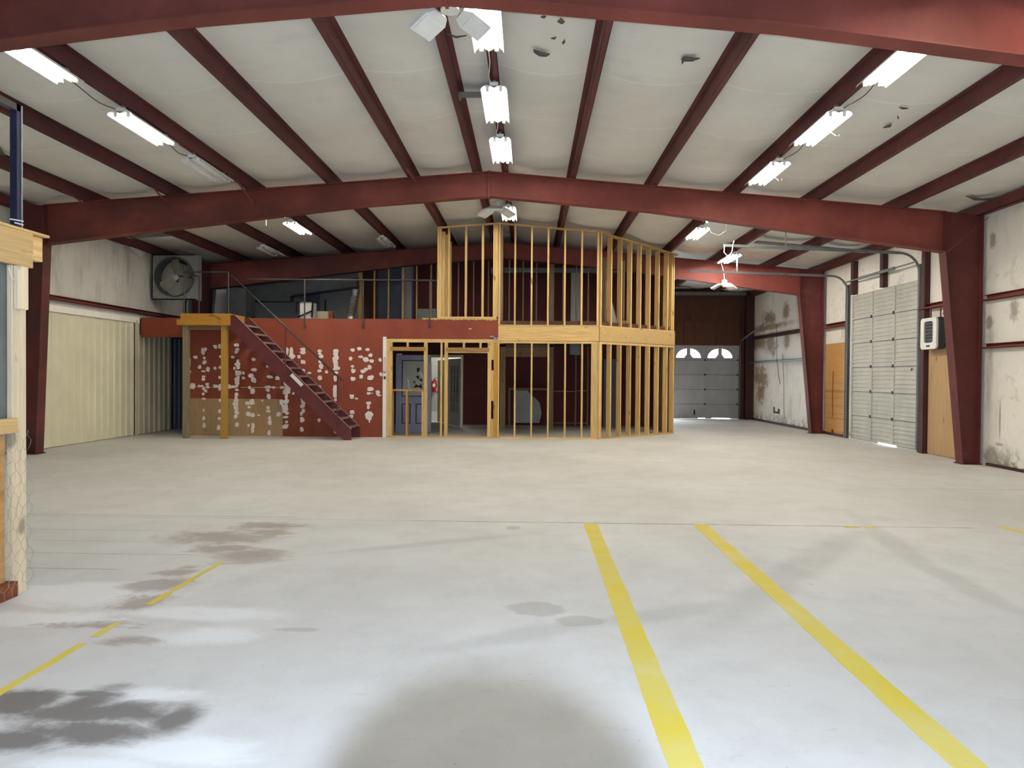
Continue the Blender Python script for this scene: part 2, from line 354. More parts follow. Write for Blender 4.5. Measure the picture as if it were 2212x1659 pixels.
# ------------------------------------------------------------------ mesh builder
class MB:
    def __init__(s): s.v = []; s.f = []; s.mi = []
    def add(s, vs, fs, mi=0):
        o = len(s.v); s.v += [Vector(q) for q in vs]
        s.f += [tuple(i+o for i in q) for q in fs]; s.mi += [mi]*len(fs); return s
    def box(s, a, b, mi=0):
        x0, y0, z0 = (min(a[i], b[i]) for i in range(3)); x1, y1, z1 = (max(a[i], b[i]) for i in range(3))
        return s.add([(x0,y0,z0),(x1,y0,z0),(x1,y1,z0),(x0,y1,z0),(x0,y0,z1),(x1,y0,z1),(x1,y1,z1),(x0,y1,z1)],
                     [(0,3,2,1),(4,5,6,7),(0,1,5,4),(1,2,6,5),(2,3,7,6),(3,0,4,7)], mi)
    def prism(s, poly, ext, mi=0):
        n = len(poly); e = Vector(ext); p = [Vector(q) for q in poly]
        fs = [tuple(range(n-1, -1, -1)), tuple(range(n, 2*n))]+[(i, (i+1) % n, n+(i+1) % n, n+i) for i in range(n)]
        return s.add(p+[q+e for q in p], fs, mi)
    def beam(s, a, b, w, h, up=(0, 0, 1), mi=0):
        a = Vector(a); b = Vector(b); d = (b-a).normalized(); u = Vector(up); sd = d.cross(u)
        if sd.length < 1e-4: sd = d.cross(Vector((1, 0, 0)))
        sd.normalize(); u = sd.cross(d)
        vs = []
        for q in (a, b): vs += [q+sd*(w/2)*i+u*(h/2)*j for i, j in ((-1,-1),(1,-1),(1,1),(-1,1))]
        return s.add(vs, [(3,2,1,0),(4,5,6,7),(0,1,5,4),(1,2,6,5),(2,3,7,6),(3,0,4,7)], mi)
    def tube(s, pts, r, n=8, mi=0, cap=True):
        pts = [Vector(q) for q in pts]; vs = []; fs = []; prev = None
        for k, q in enumerate(pts):
            d = (pts[min(k+1, len(pts)-1)]-pts[max(k-1, 0)]).normalized()
            ref = Vector((0, 0, 1)) if abs(d.z) < .9 else Vector((1, 0, 0))
            if prev is not None and (prev-d*prev.dot(d)).length > .1: sx = (prev-d*prev.dot(d)).normalized()
            else: sx = d.cross(ref).normalized()
            prev = sx; sy = d.cross(sx)
            rr = r[k] if isinstance(r, (list, tuple)) else r
            vs += [q+sx*math.cos(2*math.pi*i/n)*rr+sy*math.sin(2*math.pi*i/n)*rr for i in range(n)]
        for k in range(len(pts)-1):
            for i in range(n):
                j = (i+1) % n; fs.append((k*n+i, k*n+j, (k+1)*n+j, (k+1)*n+i))
        if cap: fs += [tuple(range(n-1, -1, -1)), tuple((len(pts)-1)*n+i for i in range(n))]
        return s.add(vs, fs, mi)
    def ring(s, c, r0_, r1_, y0, y1, n=40, mi=0):          # ring about the y axis
        c = Vector(c); vs = []; fs = []
        for i in range(n):
            a = 2*math.pi*i/n; ca, sa = math.cos(a), math.sin(a)
            vs += [c+Vector((ca*r0_, y0, sa*r0_)), c+Vector((ca*r1_, y0, sa*r1_)), c+Vector((ca*r1_, y1, sa*r1_)), c+Vector((ca*r0_, y1, sa*r0_))]
        for i in range(n):
            j = (i+1) % n
            for k in range(4): fs.append((i*4+k, i*4+(k+1) % 4, j*4+(k+1) % 4, j*4+k))
        return s.add(vs, fs, mi)
    def sphere(s, c, r, mi=0, n=10):
        c = Vector(c); vs = []; fs = []
        for i in range(n+1):
            th = math.pi*i/n
            for j in range(n*2): ph = math.pi*j/n; vs.append(c+Vector((math.sin(th)*math.cos(ph), math.sin(th)*math.sin(ph), math.cos(th)))*r)
        for i in range(n):
            for j in range(n*2):
                k = (j+1) % (n*2); fs.append((i*n*2+j, (i+1)*n*2+j, (i+1)*n*2+k, i*n*2+k))
        return s.add(vs, fs, mi)
    def grid(s, fn, nu, nv, mi=0):
        vs = [fn(i/nu, j/nv) for j in range(nv+1) for i in range(nu+1)]
        fs = [(j*(nu+1)+i, j*(nu+1)+i+1, (j+1)*(nu+1)+i+1, (j+1)*(nu+1)+i) for j in range(nv) for i in range(nu)]
        return s.add(vs, fs, mi)
    def xf(s, mtx, start=0):
        for i in range(start, len(s.v)): s.v[i] = mtx @ s.v[i]
        return s
LOC = {}
def build(name, mb, mats, parent=None, smooth=False, bevel=0.0, label=None, loc=None):
    if not isinstance(mats, (list, tuple)): mats = [mats]
    if parent is not None: off = LOC[parent.name]
    elif loc is not None: off = Vector(loc)
    else:
        xs = [q.x for q in mb.v]; ys = [q.y for q in mb.v]; off = Vector(((min(xs)+max(xs))/2, (min(ys)+max(ys))/2, min(q.z for q in mb.v)))
    me = bpy.data.meshes.new(name); me.from_pydata([q-off for q in mb.v], [], mb.f)
    for q in mats: me.materials.append(M[q] if isinstance(q, str) else q)
    if len(mats) > 1: me.polygons.foreach_set('material_index', mb.mi)
    bm = bmesh.new(); bm.from_mesh(me); bmesh.ops.recalc_face_normals(bm, faces=bm.faces); bm.to_mesh(me); bm.free()
    if smooth: me.polygons.foreach_set('use_smooth', [True]*len(me.polygons))
    o = bpy.data.objects.new(name, me); COL.objects.link(o)
    if parent is not None: o.parent = parent
    else: o.location = off
    LOC[o.name] = off
    if bevel:
        b = o.modifiers.new('edge', 'BEVEL'); b.width = bevel; b.segments = 2; b.limit_method = 'ANGLE'
    if label: o['label'] = label
    return o
def tag(o, label, cat, group=None, kind=None):
    o['label'] = label; o['category'] = cat
    if group: o['group'] = group
    if kind: o['kind'] = kind
    return o
def thing(name, label, cat, loc, group=None):
    o = bpy.data.objects.new(name, None); COL.objects.link(o); o.location = loc; o.empty_display_size = .2
    LOC[o.name] = Vector(loc); return tag(o, label, cat, group)
def one(name, mb, mats, label, cat, group=None, **k): return tag(build(name, mb, mats, **k), label, cat, group)
def struct(name, mb, mats, label=None, **k):
    o = build(name, mb, mats, **k); o['kind'] = 'structure'
    if label: o['label'] = label
    return o

# ================================================================== ROOM SHELL
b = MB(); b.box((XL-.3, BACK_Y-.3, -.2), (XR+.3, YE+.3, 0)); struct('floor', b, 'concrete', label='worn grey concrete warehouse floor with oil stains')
PURX = [-8.35, -6.77, -5.25, -3.74, -2.21, -1.0, -0.48, 0.77, 2.27, 3.79, 5.27, 6.83]
EAVL, EAVR = -9.72, 8.17
# ceiling: insulation blankets draped over the purlins, sagging a little between them
def ceiling():
    b = MB(); xs = [XL-.1, EAVL]+PURX+[EAVR, XR+.1]
    ys = []
    y = BACK_Y-.1
    while y < YE+.15: ys.append(y); y += .17
    cols = []
    for i in range(len(xs)-1):
        n = 8 if xs[i+1]-xs[i] > .8 else 4
        cols += [(xs[i]+(xs[i+1]-xs[i])*k/n, k/n, xs[i+1]-xs[i]) for k in range(n)]
    cols.append((xs[-1], 0, 1))
    rnd = random.Random(3); ph = [rnd.uniform(0, 6) for _ in xs]
    for yv in ys:
        fr = ((yv-6.92+30.6) % 1.53)/1.53; seam = max(0, 1-min(fr, 1-fr)/.10)
        for x, t, wd in cols:
            sag = .10*math.sin(math.pi*t)*min(1, wd/1.4)
            wave = .014*math.sin(yv*2.3+x*1.1)*math.sin(math.pi*t)
            b.v.append(Vector((x, yv, zr(x)+.215-sag-wave-seam*.028*math.sin(math.pi*t))))
    n = len(cols)
    for j in range(len(ys)-1):
        for i in range(n-1): b.f.append((j*n+i, j*n+i+1, (j+1)*n+i+1, (j+1)*n+i)); b.mi.append(0)
    # small torn flaps where the facing has come away
    def tear(pts):
        P = []
        for x, y in pts:
            z = 5.3
            for _ in range(25): q = onZ(x, y, z); z = zr(q.x)+.085
            P.append(q)
        c = sum(P, Vector())/len(P)
        b.prism(P, (0, 0, .012), 1)
    for pts in [[(1152,108),(1170,114),(1188,118),(1180,123),(1165,122),(1153,114)], [(1204,48),(1212,40),(1220,48),(1214,53)], [(1168,38),(1180,36),(1176,41)],
                [(1214,94),(1220,86),(1221,92),(1216,97)], [(1190,84),(1202,81),(1198,86)], [(1472,128),(1478,124),(1512,127),(1496,133),(1478,133),(1473,140)],
                [(1420,45),(1450,47),(1492,54),(1478,57),(1440,52)], [(1942,233),(1962,235),(1950,237)], [(1908,277),(1926,268),(1924,275)], [(1938,250),(1942,256),(1939,258)],
                [(2086,424),(2120,430),(2155,427),(2140,433),(2105,433)], [(962,72),(985,80),(1008,78),(985,83)], [(0,318),(8,330),(12,338),(0,336)]]: tear(pts)
    return struct('ceiling', b, ['vinyl_ceiling', 'tear'], smooth=True, loc=(0, 10, 5), label='white vinyl faced roof insulation between red purlins')
ceiling()
# roof sheet above the insulation
b = MB()
for sx, xe in ((1, XR+.4), (-1, XL-.4)):
    b.prism([(RIDGE_X, BACK_Y-.3, zr(RIDGE_X)+.3), (xe, BACK_Y-.3, zr(xe)+.3), (xe, BACK_Y-.3, zr(xe)+.36), (RIDGE_X, BACK_Y-.3, zr(RIDGE_X)+.36)], (0, YE-BACK_Y+.6, 0))
struct('roof', b, 'galvdull')
# right wall with the opening of the overhead door
DY0, DY1, DZ = 14.32, 17.35, 3.67
b = MB(); zt = zr(XR)+.32
b.box((XR, BACK_Y-.2, 0), (XR+.16, DY0, zt)); b.box((XR, DY1, 0), (XR+.16, YE+.2, zt)); b.box((XR, DY0, DZ), (XR+.16, DY1, zt))
struct('wall_right', b, 'vinyl_right', label='white insulated wall with mildew stains along its foot')
b = MB(); b.box((XL-.16, BACK_Y-.2, 0), (XL, YE+.2, zr(XL)+.32)); struct('wall_left', b, 'vinyl_left', label='grimy white insulated wall')
# far gable wall with garage door opening
GX0, GX1, GZ = 5.32, 7.85, 2.745
def gable(name, y0, y1, hole, mat, more=None, **k):
    x0, x1, hz = hole; b = MB()
    def pr_(poly): b.prism([(x, y0, z) for x, z in poly], (0, y1-y0, 0))
    top = lambda x: zr(x)+.31
    if more:
        m0, m1, mz = more
        pr_([(XL-.1, 0), (m0, 0), (m0, top(m0)), (RIDGE_X, top(RIDGE_X)), (XL-.1, top(XL-.1))]); pr_([(m0, mz), (m1, mz), (m1, top(m1)), (m0, top(m0))]); pr_([(m1, 0), (x0, 0), (x0, top(x0)), (m1, top(m1))])
    else: pr_([(XL-.1, 0), (x0, 0), (x0, top(x0))]+([(RIDGE_X, top(RIDGE_X))] if x0 > RIDGE_X else [])+[(XL-.1, top(XL-.1))])
    pr_([(x1, 0), (XR+.1, 0), (XR+.1, top(XR+.1))]+([(RIDGE_X, top(RIDGE_X))] if x1 < RIDGE_X else [])+[(x1, top(x1))])
    pr_([(x0, hz), (x1, hz), (x1, top(x1))]+([(RIDGE_X, top(RIDGE_X))] if x0 < RIDGE_X < x1 else [])+[(x0, top(x0))])
    return struct(name, b, mat, **k)
SX0, SX1, SZ = 4.10, 5.05, 2.1      # added opening, hidden behind the loft corner, lets daylight into the far bay
gable('wall_far', YE, YE+.16, (GX0, GX1, GZ), 'plydark', more=(SX0, SX1, SZ), label='dark brown plywood end wall')
gable('wall_back', BACK_Y-.16, BACK_Y, (0, 0, 0), 'vinyl_left')
# base dirt angle along the right wall
b = MB(); b.box((XR-.05, 17.6, 0), (XR-.002, YE, .07)); b.box((XR-.05, BACK_Y, 0), (XR-.002, 12.15, .05)); struct('baseboard_right', b, 'steel_dark')

# ================================================================== STEEL FRAMES
def flange(b, pts, wd, th):
    for p, q in zip(pts[:-1], pts[1:]):
        p = Vector(p); q = Vector(q); d = (q-p).normalized(); n = Vector((0, 1, 0)).cross(d)
        b.prism([p+Vector((0, -wd/2, 0)), p+Vector((0, wd/2, 0)), p+Vector((0, wd/2, 0))+n*th, p+Vector((0, -wd/2, 0))+n*th], q-p)
TIPL, TIPR = -9.62, 8.25
def rafter(Y, label):
    t = thing('steel_rafter', label, 'roof beam', (RIDGE_X, Y, 4.9), 'tapered red steel rafters across the hall')
    g = .19
    topL = [(-9.14, zr(-9.14)), (RIDGE_X, RIDGE_Z)]; topR = [(RIDGE_X, RIDGE_Z), (7.56, zr(7.56))]
    botL = [(-9.14, 3.99), (-3.2, 4.705), (RIDGE_X, 4.895)]; botR = [(RIDGE_X, 4.895), (2.2, 4.62), (7.56, 3.89)]
    w = MB()
    for top, bot in ((topL, botL), (topR, botR)):
        if top is topL: poly = [(-9.14, 3.99), (-3.2, 4.705), (RIDGE_X, 4.895), (RIDGE_X, RIDGE_Z), (-9.14, zr(-9.14))]
        else: poly = [(RIDGE_X, 4.895), (2.2, 4.62), (7.56, 3.89), (7.56, zr(7.56)), (RIDGE_X, RIDGE_Z)]
        w.prism([(x, Y-.006, z) for x, z in poly], (0, .012, 0))
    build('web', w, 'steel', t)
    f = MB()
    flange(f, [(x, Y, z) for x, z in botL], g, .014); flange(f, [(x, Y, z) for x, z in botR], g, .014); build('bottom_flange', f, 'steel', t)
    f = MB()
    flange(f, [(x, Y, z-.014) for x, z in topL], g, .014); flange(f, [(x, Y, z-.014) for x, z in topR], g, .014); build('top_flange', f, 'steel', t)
    p = MB(); p.box((RIDGE_X-.016, Y-g/2-.004, 4.86), (RIDGE_X+.016, Y+g/2+.004, RIDGE_Z-.003))
    for k in range(4):
        for s in (-1, 1): p.tube([(RIDGE_X-.03, Y+s*.06, 4.93+k*.12), (RIDGE_X+.03, Y+s*.06, 4.93+k*.12)], .012, 6)
    build('splice_plate', p, 'steel', t)
    return t
rafter(Y0, 'nearest red steel rafter crossing the top corners of the photo')
rafter(Y1, 'full width red steel rafter spanning the hall in front of the loft')
rafter(Y2, 'far red steel rafter above the loft, behind the upper studs')
def column(side, Y, label):
    xo, xi, xb, zt, zb = (8.24, 7.56, 7.93, zr(7.56), 3.88) if side == 'right' else (-9.64, -9.14, -9.30, zr(-9.14), 3.97)
    s = 1 if side == 'right' else -1; g = .21
    t = thing('steel_column', label, 'steel column', ((xo+xb)/2, Y, 0), 'tapered red steel columns')
    w = MB(); w.prism([(xb, Y-.006, 0), (xo, Y-.006, 0), (xo, Y-.006, zr(xo)), (xi, Y-.006, zt), (xi, Y-.006, zb)], (0, .012, 0)); build('web', w, 'steel_col_shade', t)
    f = MB(); f.prism([(xb, Y-g/2, 0), (xi, Y-g/2, zb), (xi, Y-g/2, zt-.02), (xi+s*.014, Y-g/2, zt-.02), (xi+s*.014, Y-g/2, zb), (xb+s*.014, Y-g/2, 0)], (0, g, 0)); build('inner_flange', f, 'steel_col_shade', t)
    f = MB(); f.box((xo, Y-g/2, 0), (xo-s*.014, Y+g/2, zr(xo)-.01)); build('outer_flange', f, 'steel_col_shade', t)
    f = MB(); f.box((xb-s*.03, Y-g/2-.02, 0), (xo+s*.02, Y+g/2+.02, .018)); build('base_plate', f, 'steel_dark', t)
column('right', Y1, 'tapered red steel column nearest on the right, beside the unit heater')
column('right', Y2, 'tapered red steel column beyond the grey overhead door')
column('left', Y1, 'tapered red steel column on the left behind the timber cage')
column('left', Y2, 'dark steel column behind the loft railing beside the big fan')
# column and framing in the far right corner
b = MB(); b.box((8.02, YE-.28, 0), (8.28, YE-.02, zr(8.1)-.02)); one('corner_column', b, 'steel_dark', 'dark steel column in the far right corner', 'steel column')
b = MB(); b.box((7.87, YE-.14, 0), (7.98, YE-.005, 4.0)); one('door_jamb', b, 'steel_dark', 'dark jamb post at the right of the far garage door', 'door jamb', 'dark steel jamb posts')
b = MB(); b.box((4.6, YE-.22, zr(6)-.16), (8.0, YE-.01, zr(6)-.05)); one('gable_angle', b, 'galvdull', 'grey steel angle under the roof at the far garage wall', 'steel angle')

# purlins: Z sections lying on the rafters
PLAB = ['roof purlin next to the left eave, above the timber cage', 'second roof purlin in from the left eave, with a brace to the main rafter', 'roof purlin carrying the left row of lights',
        'roof purlin between the left row of lights and the loft corner', 'long purlin left of the ridge with a small white lamp box far along it', 'ridge purlin on the left side of the ridge', 'ridge purlin carrying the centre row of lights',
        'first roof purlin to the right of the ridge lights', 'second roof purlin to the right of the ridge lights', 'roof purlin carrying the right row of lights', 'purlin just to the right of the right row of lights', 'roof purlin next to the right eave member']
for x, lab in zip(PURX, PLAB):
    z = zr(x); s = -1 if x < RIDGE_X else 1; b = MB()
    ya, yb = BACK_Y+.02, YE-.02
    b.box((x-.005, ya, z), (x+.005, yb, z+.2))
    b.box((x, ya, z), (x+s*.075, yb, z+.006)); b.box((x+s*.069, ya, z), (x+s*.075, yb, z+.022))
    b.box((x, ya, z+.194), (x-s*.07, yb, z+.2))
    one('roof_purlin', b, 'steel_purlin', lab, 'purlin', 'red roof purlins running to the back')
for x, lab in ((EAVL, 'eave member along the top of the left wall'), (EAVR, 'eave member along the top of the right wall')):
    z = zr(x)-.03; s = 1 if x > 0 else -1; b = MB()
    b.box((x, BACK_Y+.02, z), (x+s*.012, YE-.02, z+.2)); b.box((x, BACK_Y+.02, z), (x+s*.12, YE-.02, z+.008))
    one('eave_strut', b, 'steel_purlin', lab, 'eave strut', 'red eave members')
# small braces from the main rafter up to purlins
for (xa, ya), (xb, yb), lab in [((126, 424), (138, 440), 'short red brace from the rafter near the left column'), ((304, 400), (322, 450), 'short red brace on the rafter left of the unlit fixture'),
                                ((493, 391), (514, 432), 'short red brace below the end of the unlit fixture'), ((861, 345), (869, 386), 'short red brace on the rafter left of the ridge')]:
    P = onY(xb, yb, Y1-.09); x = min(PURX, key=lambda q: abs(q-(P.x-.1)))
    b = MB(); b.beam((x-.02, Y1-.62, zr(x)+.03), (x+.10, Y1-.05, P.z-.08), .045, .006); one('flange_brace', b, 'steel', lab, 'brace', 'short rafter braces')
# galvanised straps between purlins
b = MB(); b.box((-.99, 9.02, zr(-.9)+.06), (-.49, 9.20, zr(-.9)+.068)); b.box((-.99, 9.02, zr(-.9)+.02), (-.96, 9.20, zr(-.9)+.068)); b.box((-.53, 9.02, zr(-.9)+.02), (-.49, 9.20, zr(-.9)+.068))
one('purlin_bridging', b, 'galvdull', 'grey galvanised bridging strap across the ridge purlins', 'bridging strap', 'galvanised bridging straps')
b = MB(); b.beam((-9.6, 15.6, zr(-9.6)+.09), (-8.36, 15.6, zr(-8.4)+.09), .18, .03); one('purlin_bridging', b, 'galvdull', 'blue grey bridging strap at the left eave above the fan', 'bridging strap', 'galvanised bridging straps')
b = MB(); b.beam((5.4, 16.0, zr(5.4)-.02), (8.0, 16.0, zr(8.0)-.02), .22, .03); one('purlin_bridging', b, 'galvdull', 'grey green bridging strap at the right eave above the overhead door', 'bridging strap', 'galvanised bridging straps')

# wall girts
def girt(x, y0, y1, z, h, lab, mat='steel', d=.17):
    s = -1 if x > 0 else 1; b = MB()
    b.box((x, y0, z), (x+s*d, y1, z+.008)); b.box((x, y0, z+h-.008), (x+s*d*.55, y1, z+h)); b.box((x+s*(d-.008), y0, z), (x+s*d, y1, z+.028)); b.box((x, y0, z), (x+s*.008, y1, z+h))
    one('wall_girt', b, mat, lab, 'wall girt', 'steel girts along the walls')
girt(XR-.002, 5.0, Y1-.12, 2.97, .11, 'upper red girt on the right wall nearest the viewer', d=.12)
girt(XR-.002, 5.0, Y1-.12, 2.11, .09, 'lower red girt on the right wall nearest the viewer', d=.12)
girt(XR-.002, Y1+.12, DY0-.16, 3.0, .11, 'short red girt above the unit heater', d=.14)
girt(XR-.002, DY1+.20, Y2-.12, 2.93, .12, 'short red girt between the overhead door and the far column', d=.14)
girt(XR-.002, Y2+.12, YE-.3, 2.93, .12, 'upper brown girt on the stained wall beyond the far column', 'plydark', d=.14)
girt(XR-.002, Y2+.12, YE-.3, 2.08, .07, 'lower pale girt on the stained wall beyond the far column', 'galv', d=.16)
girt(XL+.002, Y1+.13, 18.9, 3.05, .10, 'long red girt along the left wall above the metal liner', d=.14)

# left metal liner panels
def liner(y0, y1, ztop, mat, lab, x=XL+.03, pitch=.23):
    prof = []; y = y0
    while y < y1-.01:
        for f, dx in ((0, 0), (.55, 0), (.65, .03), (.9, .03), (1.0, 0)): prof.append((min(y+f*pitch, y1), dx))
        y += pitch
    b = MB(); n = len(prof)
    for yy, dx in prof: b.v += [Vector((x+dx, yy, .012)), Vector((x+dx, yy, ztop))]
    for i in range(n-1): b.f.append((2*i, 2*i+2, 2*i+3, 2*i+1)); b.mi.append(0)
    b.box((XL+.001, y0, .012), (x-.002, y1, ztop))
    return one('wall_liner', b, mat, lab, 'metal wall panel', 'ribbed metal liner on the left wall')
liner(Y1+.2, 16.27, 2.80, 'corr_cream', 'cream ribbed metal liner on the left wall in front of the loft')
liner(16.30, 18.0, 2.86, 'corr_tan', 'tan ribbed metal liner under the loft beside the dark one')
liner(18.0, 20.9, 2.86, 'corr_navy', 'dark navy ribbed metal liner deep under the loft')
b = MB(); b.box((XL+.001, Y1+.2, 2.802), (XL+.10, 16.39, 2.94)); struct('trim_1', b, 'whitetrim', label='white trim capping the cream liner')
b = MB(); b.box((XL+.07, 16.24, 0.0), (XL+.11, 16.31, 2.86)); struct('trim_2', b, 'corr_tan', label='upright edge trim of the cream liner')

# ================================================================== LIGHTS
def fixture(x, y0, y1, label, lit=True, zoff=.0, tilt=0.0):
    zt = zr(x)-.05+zoff; Lh = (y1-y0)/2; yc = (y0+y1)/2; sl = -SLR if x > RIDGE_X else SLL
    t = thing('light_fixture', label, 'ceiling light', (x, yc, zt), 'two tube strip lights under the purlins')
    def roll(b, st=0): return b
    c = MB(); c.box((x-.055, yc-Lh, zt-.045), (x+.055, yc+Lh, zt)); build('channel', c, 'white', t)
    r = MB()
    prof = [(-.165, -.092), (-.15, -.062), (-.12, -.045), (-.085, -.032), (-.05, -.046), (0, -.07), (.05, -.046), (.085, -.032), (.12, -.045), (.15, -.062), (.165, -.092)]
    n = len(prof)
    for yy in (yc-Lh, yc+Lh):
        for dz in (0, .004):
            for dx, dzz in prof: r.v.append(Vector((x+dx, yy, zt+dzz+dz-.006)))
    for i in range(n-1):
        r.f += [(i, i+1, 2*n+i+1, 2*n+i), (n+i+1, n+i, 3*n+i, 3*n+i+1)]; r.mi += [0, 0]
    build('reflector', r, 'white', t, smooth=False)
    for s in (-1, 1):
        q = MB(); q.tube([(x+s*.085, yc-Lh+.05, zt-.078), (x+s*.085, yc+Lh-.05, zt-.078)], .016, 8); build('tube', q, ('tube_boosted' if y0 > 12.5 and x > 2 else 'tube_mid' if y0 > 12.5 else 'tube') if lit else 'tube_off', t, smooth=True)
    for s in (-1, 1):
        for e in (-1, 1): q = MB(); q.box((x+s*.085-.02, yc+e*(Lh-.05)-.012, zt-.10), (x+s*.085+.02, yc+e*(Lh-.05)+.012, zt-.03)); build('lamp_holder', q, 'white', t)
    for e in (-1, 1): q = MB(); q.box((x-.02, yc+e*(Lh-.08)-.02, zt), (x+.02, yc+e*(Lh-.08)+.02, zt+.052-min(zoff, 0))); build('hanger', q, 'galv', t)
    return t
xl, xc, xr = -5.28, -.47, 3.80
fixture(xl, 6.35, 7.52, 'lit strip light nearest in the left row, cut by the photo edge')
fixture(xl, 8.42, 9.58, 'second lit strip light from the left edge, left row')
fixture(xl, 10.22, 11.38, 'unlit strip light in the left row just before the main rafter', lit=False)
fixture(xl, 12.85, 13.98, 'lit strip light just behind the main rafter in the left row')
fixture(xl, 14.50, 15.68, 'lit strip light in the left row above the loft stairs')
fixture(-6.80, 16.75, 17.92, 'unlit strip light above the loft beside the fan', lit=False)
fixture(-3.74, 16.70, 17.88, 'unlit strip light above the loft railing, seen end on', lit=False)
fixture(xc, 6.30, 7.48, 'nearest lit strip light of the ridge row')
fixture(xc, 8.42, 9.58, 'second lit strip light of the ridge row')
fixture(xc, 10.22, 11.38, 'third lit strip light of the ridge row, just before the rafter')
fixture(xc, 14.40, 15.58, 'lit strip light at the ridge above the upper studs')
fixture(xr, 6.38, 7.55, 'nearest lit strip light of the right row')
fixture(xr, 8.30, 9.46, 'second lit strip light of the right row')
fixture(xr, 10.22, 11.38, 'third lit strip light of the right row, just before the rafter')
fixture(xr, 12.95, 14.10, 'lit strip light of the right row just behind the main rafter')
fixture(xr, 14.70, 15.86, 'lit strip light of the right row near the stud wall corner')
fixture(5.27, 17.15, 18.40, 'lit strip light above the overhead door tracks at the far right')
fixture(xr, 4.15, 5.32, 'lit strip light of the right row just above the top of the photo')
# wiring between fixtures
def cable(pts, lab, r=.006, mat='conduit', grp='wiring along the light rows'):
    b = MB(); b.tube(pts, r, 6); return one('electric_cable', b, mat, lab, 'cable', grp)
for x, ys, lab in [(xl-.06, (7.52, 8.42), 'cable between the two lit lights at the left'), (xl-.06, (9.58, 10.22), 'cable from the lit to the unlit light in the left row'),
                   (xc-.03, (7.48, 8.42), 'thin white cable between the first two ridge lights'), (xc-.03, (9.58, 10.22), 'thin cable between the second and third ridge lights'),
                   (xr+.06, (7.55, 8.30), 'cable between the first two lights of the right row'), (xr+.06, (9.46, 10.22), 'cable between the second and third lights of the right row')]:
    z = zr(x)-.06; b_ = [(x, ys[0]-.02, z)]+[(x+.02*math.sin(k), ys[0]+(ys[1]-ys[0])*k/6, z-.05*math.sin(math.pi*k/6)) for k in range(1, 6)]+[(x, ys[1]+.02, z)]
    cable(b_, lab, mat='cord' if x in (xc-.03,) else 'conduit')
for y, lab in ((8.9, 'loose wire end hanging by the second right row light'), (10.9, 'loose wire end below the third right row light')):
    x = xr+.17; z = zr(xr)-.14; cable([(x-.02, y, z+.01), (x+.05, y-.03, z-.06), (x+.12, y+.02, z-.05), (x+.13, y+.05, z-.0)], lab, .004, 'cord', 'loose white wire ends')
z = zr(xr)-.10; P = [(xr+.16, 14.05, z), (xr+.34, 14.12, z-.05), (xr+.40, 14.3, z-.16), (xr+.30, 14.5, z-.22), (xr+.18, 14.68, z-.12), (xr+.14, 14.74, z)]; cable(P, 'white wire looping between the two lights behind the rafter', .004, 'cord', 'loose white wire ends')
P = [onY(x, y, 13.4) for x, y in [(575, 461), (575, 488)]]; cable(P, 'pull cord hanging from the light behind the left rafter', .004, 'cord', 'loose white wire ends')

def led_cluster(c, s, label, cord=None, rz=0.0):
    c = Vector(c); t = thing('folding_led_lamp', label, 'led lamp', c, 'three panel led lamps')
    h = MB(); h.tube([c+Vector((0, 0, .13*s)), c+Vector((0, 0, .11*s)), c+Vector((0, 0, .10*s)), c], [.02*s, .025*s, .06*s, .075*s], 14); build('lamp_base', h, 'white', t, smooth=False)
    for k in range(3):
        a = rz+k*2*math.pi/3; d = Vector((math.cos(a), math.sin(a), 0)); sd = Vector((-d.y, d.x, 0)); dn = Vector((0, 0, -1))
        o = (d*.9+dn*.42).normalized(); nrm = sd.cross(o)
        if nrm.z > 0: nrm = -nrm
        p0 = c+d*.085*s+dn*.01*s; q = MB()
        q.prism([p0-sd*.075*s, p0+sd*.075*s, p0+sd*.125*s+o*.06*s, p0+sd*.125*s+o*.24*s, p0-sd*.125*s+o*.24*s, p0-sd*.125*s+o*.06*s], nrm*-.035*s)
        pn = build('led_panel', q, 'white', t)
        q = MB(); p1 = p0+nrm*.002
        q.prism([p1+sd*.10*s+o*.07*s, p1+sd*.10*s+o*.22*s, p1-sd*.10*s+o*.22*s, p1-sd*.10*s+o*.07*s], nrm*.006*s); build('diffuser', q, 'led', pn)
    if cord: q = MB(); q.tube([c+Vector((0, 0, .12*s))]+[Vector(v) for v in cord], .008, 6); build('cord', q, 'cord', t)
led_cluster((-.80, 6.52, 5.13), 1.25, 'three panel led lamp beside the nearest ridge light', [(-.72, 6.50, 5.30)], rz=-1.57)
led_cluster((-.72, 14.15, 5.12), 1.25, 'three panel led lamp behind the rafter at the ridge', [(-.62, 14.15, 5.26)], rz=-1.57)
c = onY(1565, 614, 18.47); led_cluster(c, 1.1, 'white three panel led lamp hanging on a cord by the far garage door', [c+Vector((-.03, 0, .35)), c+Vector((-.10, 0, .6)), (c.x-.08, 18.47, zr(5.2)-.02)], rz=-1.57)
t = thing('spot_cluster', 'small cluster of bright spot lamps under the ridge of the main rafter', 'spot lamp', onY(1093, 428, 12.75))
b = MB()
for x, y in ((1091, 426), (1097, 426), (1107, 428)): c = onY(x, y, 12.75); b.tube([c+Vector((0, .10, .02)), c+Vector((0, .012, 0))], [.03, .045], 12)
c = onY(1097, 424, 12.75); b.box(c+Vector((-.12, .06, .03)), c+Vector((.14, .12, .06))); b.box(c+Vector((.02, .08, .05)), c+Vector((.05, .10, zr(0)-c.z+.1))); build('housing', b, 'darkgrey', t)
for x, y in ((1091, 426), (1097, 426), (1107, 428)): c = onY(x, y, 12.75); b = MB(); b.tube([c+Vector((0, .012, 0)), c], .034 if x < 1100 else .026, 14); build('spot_lens', b, 'spot', t)

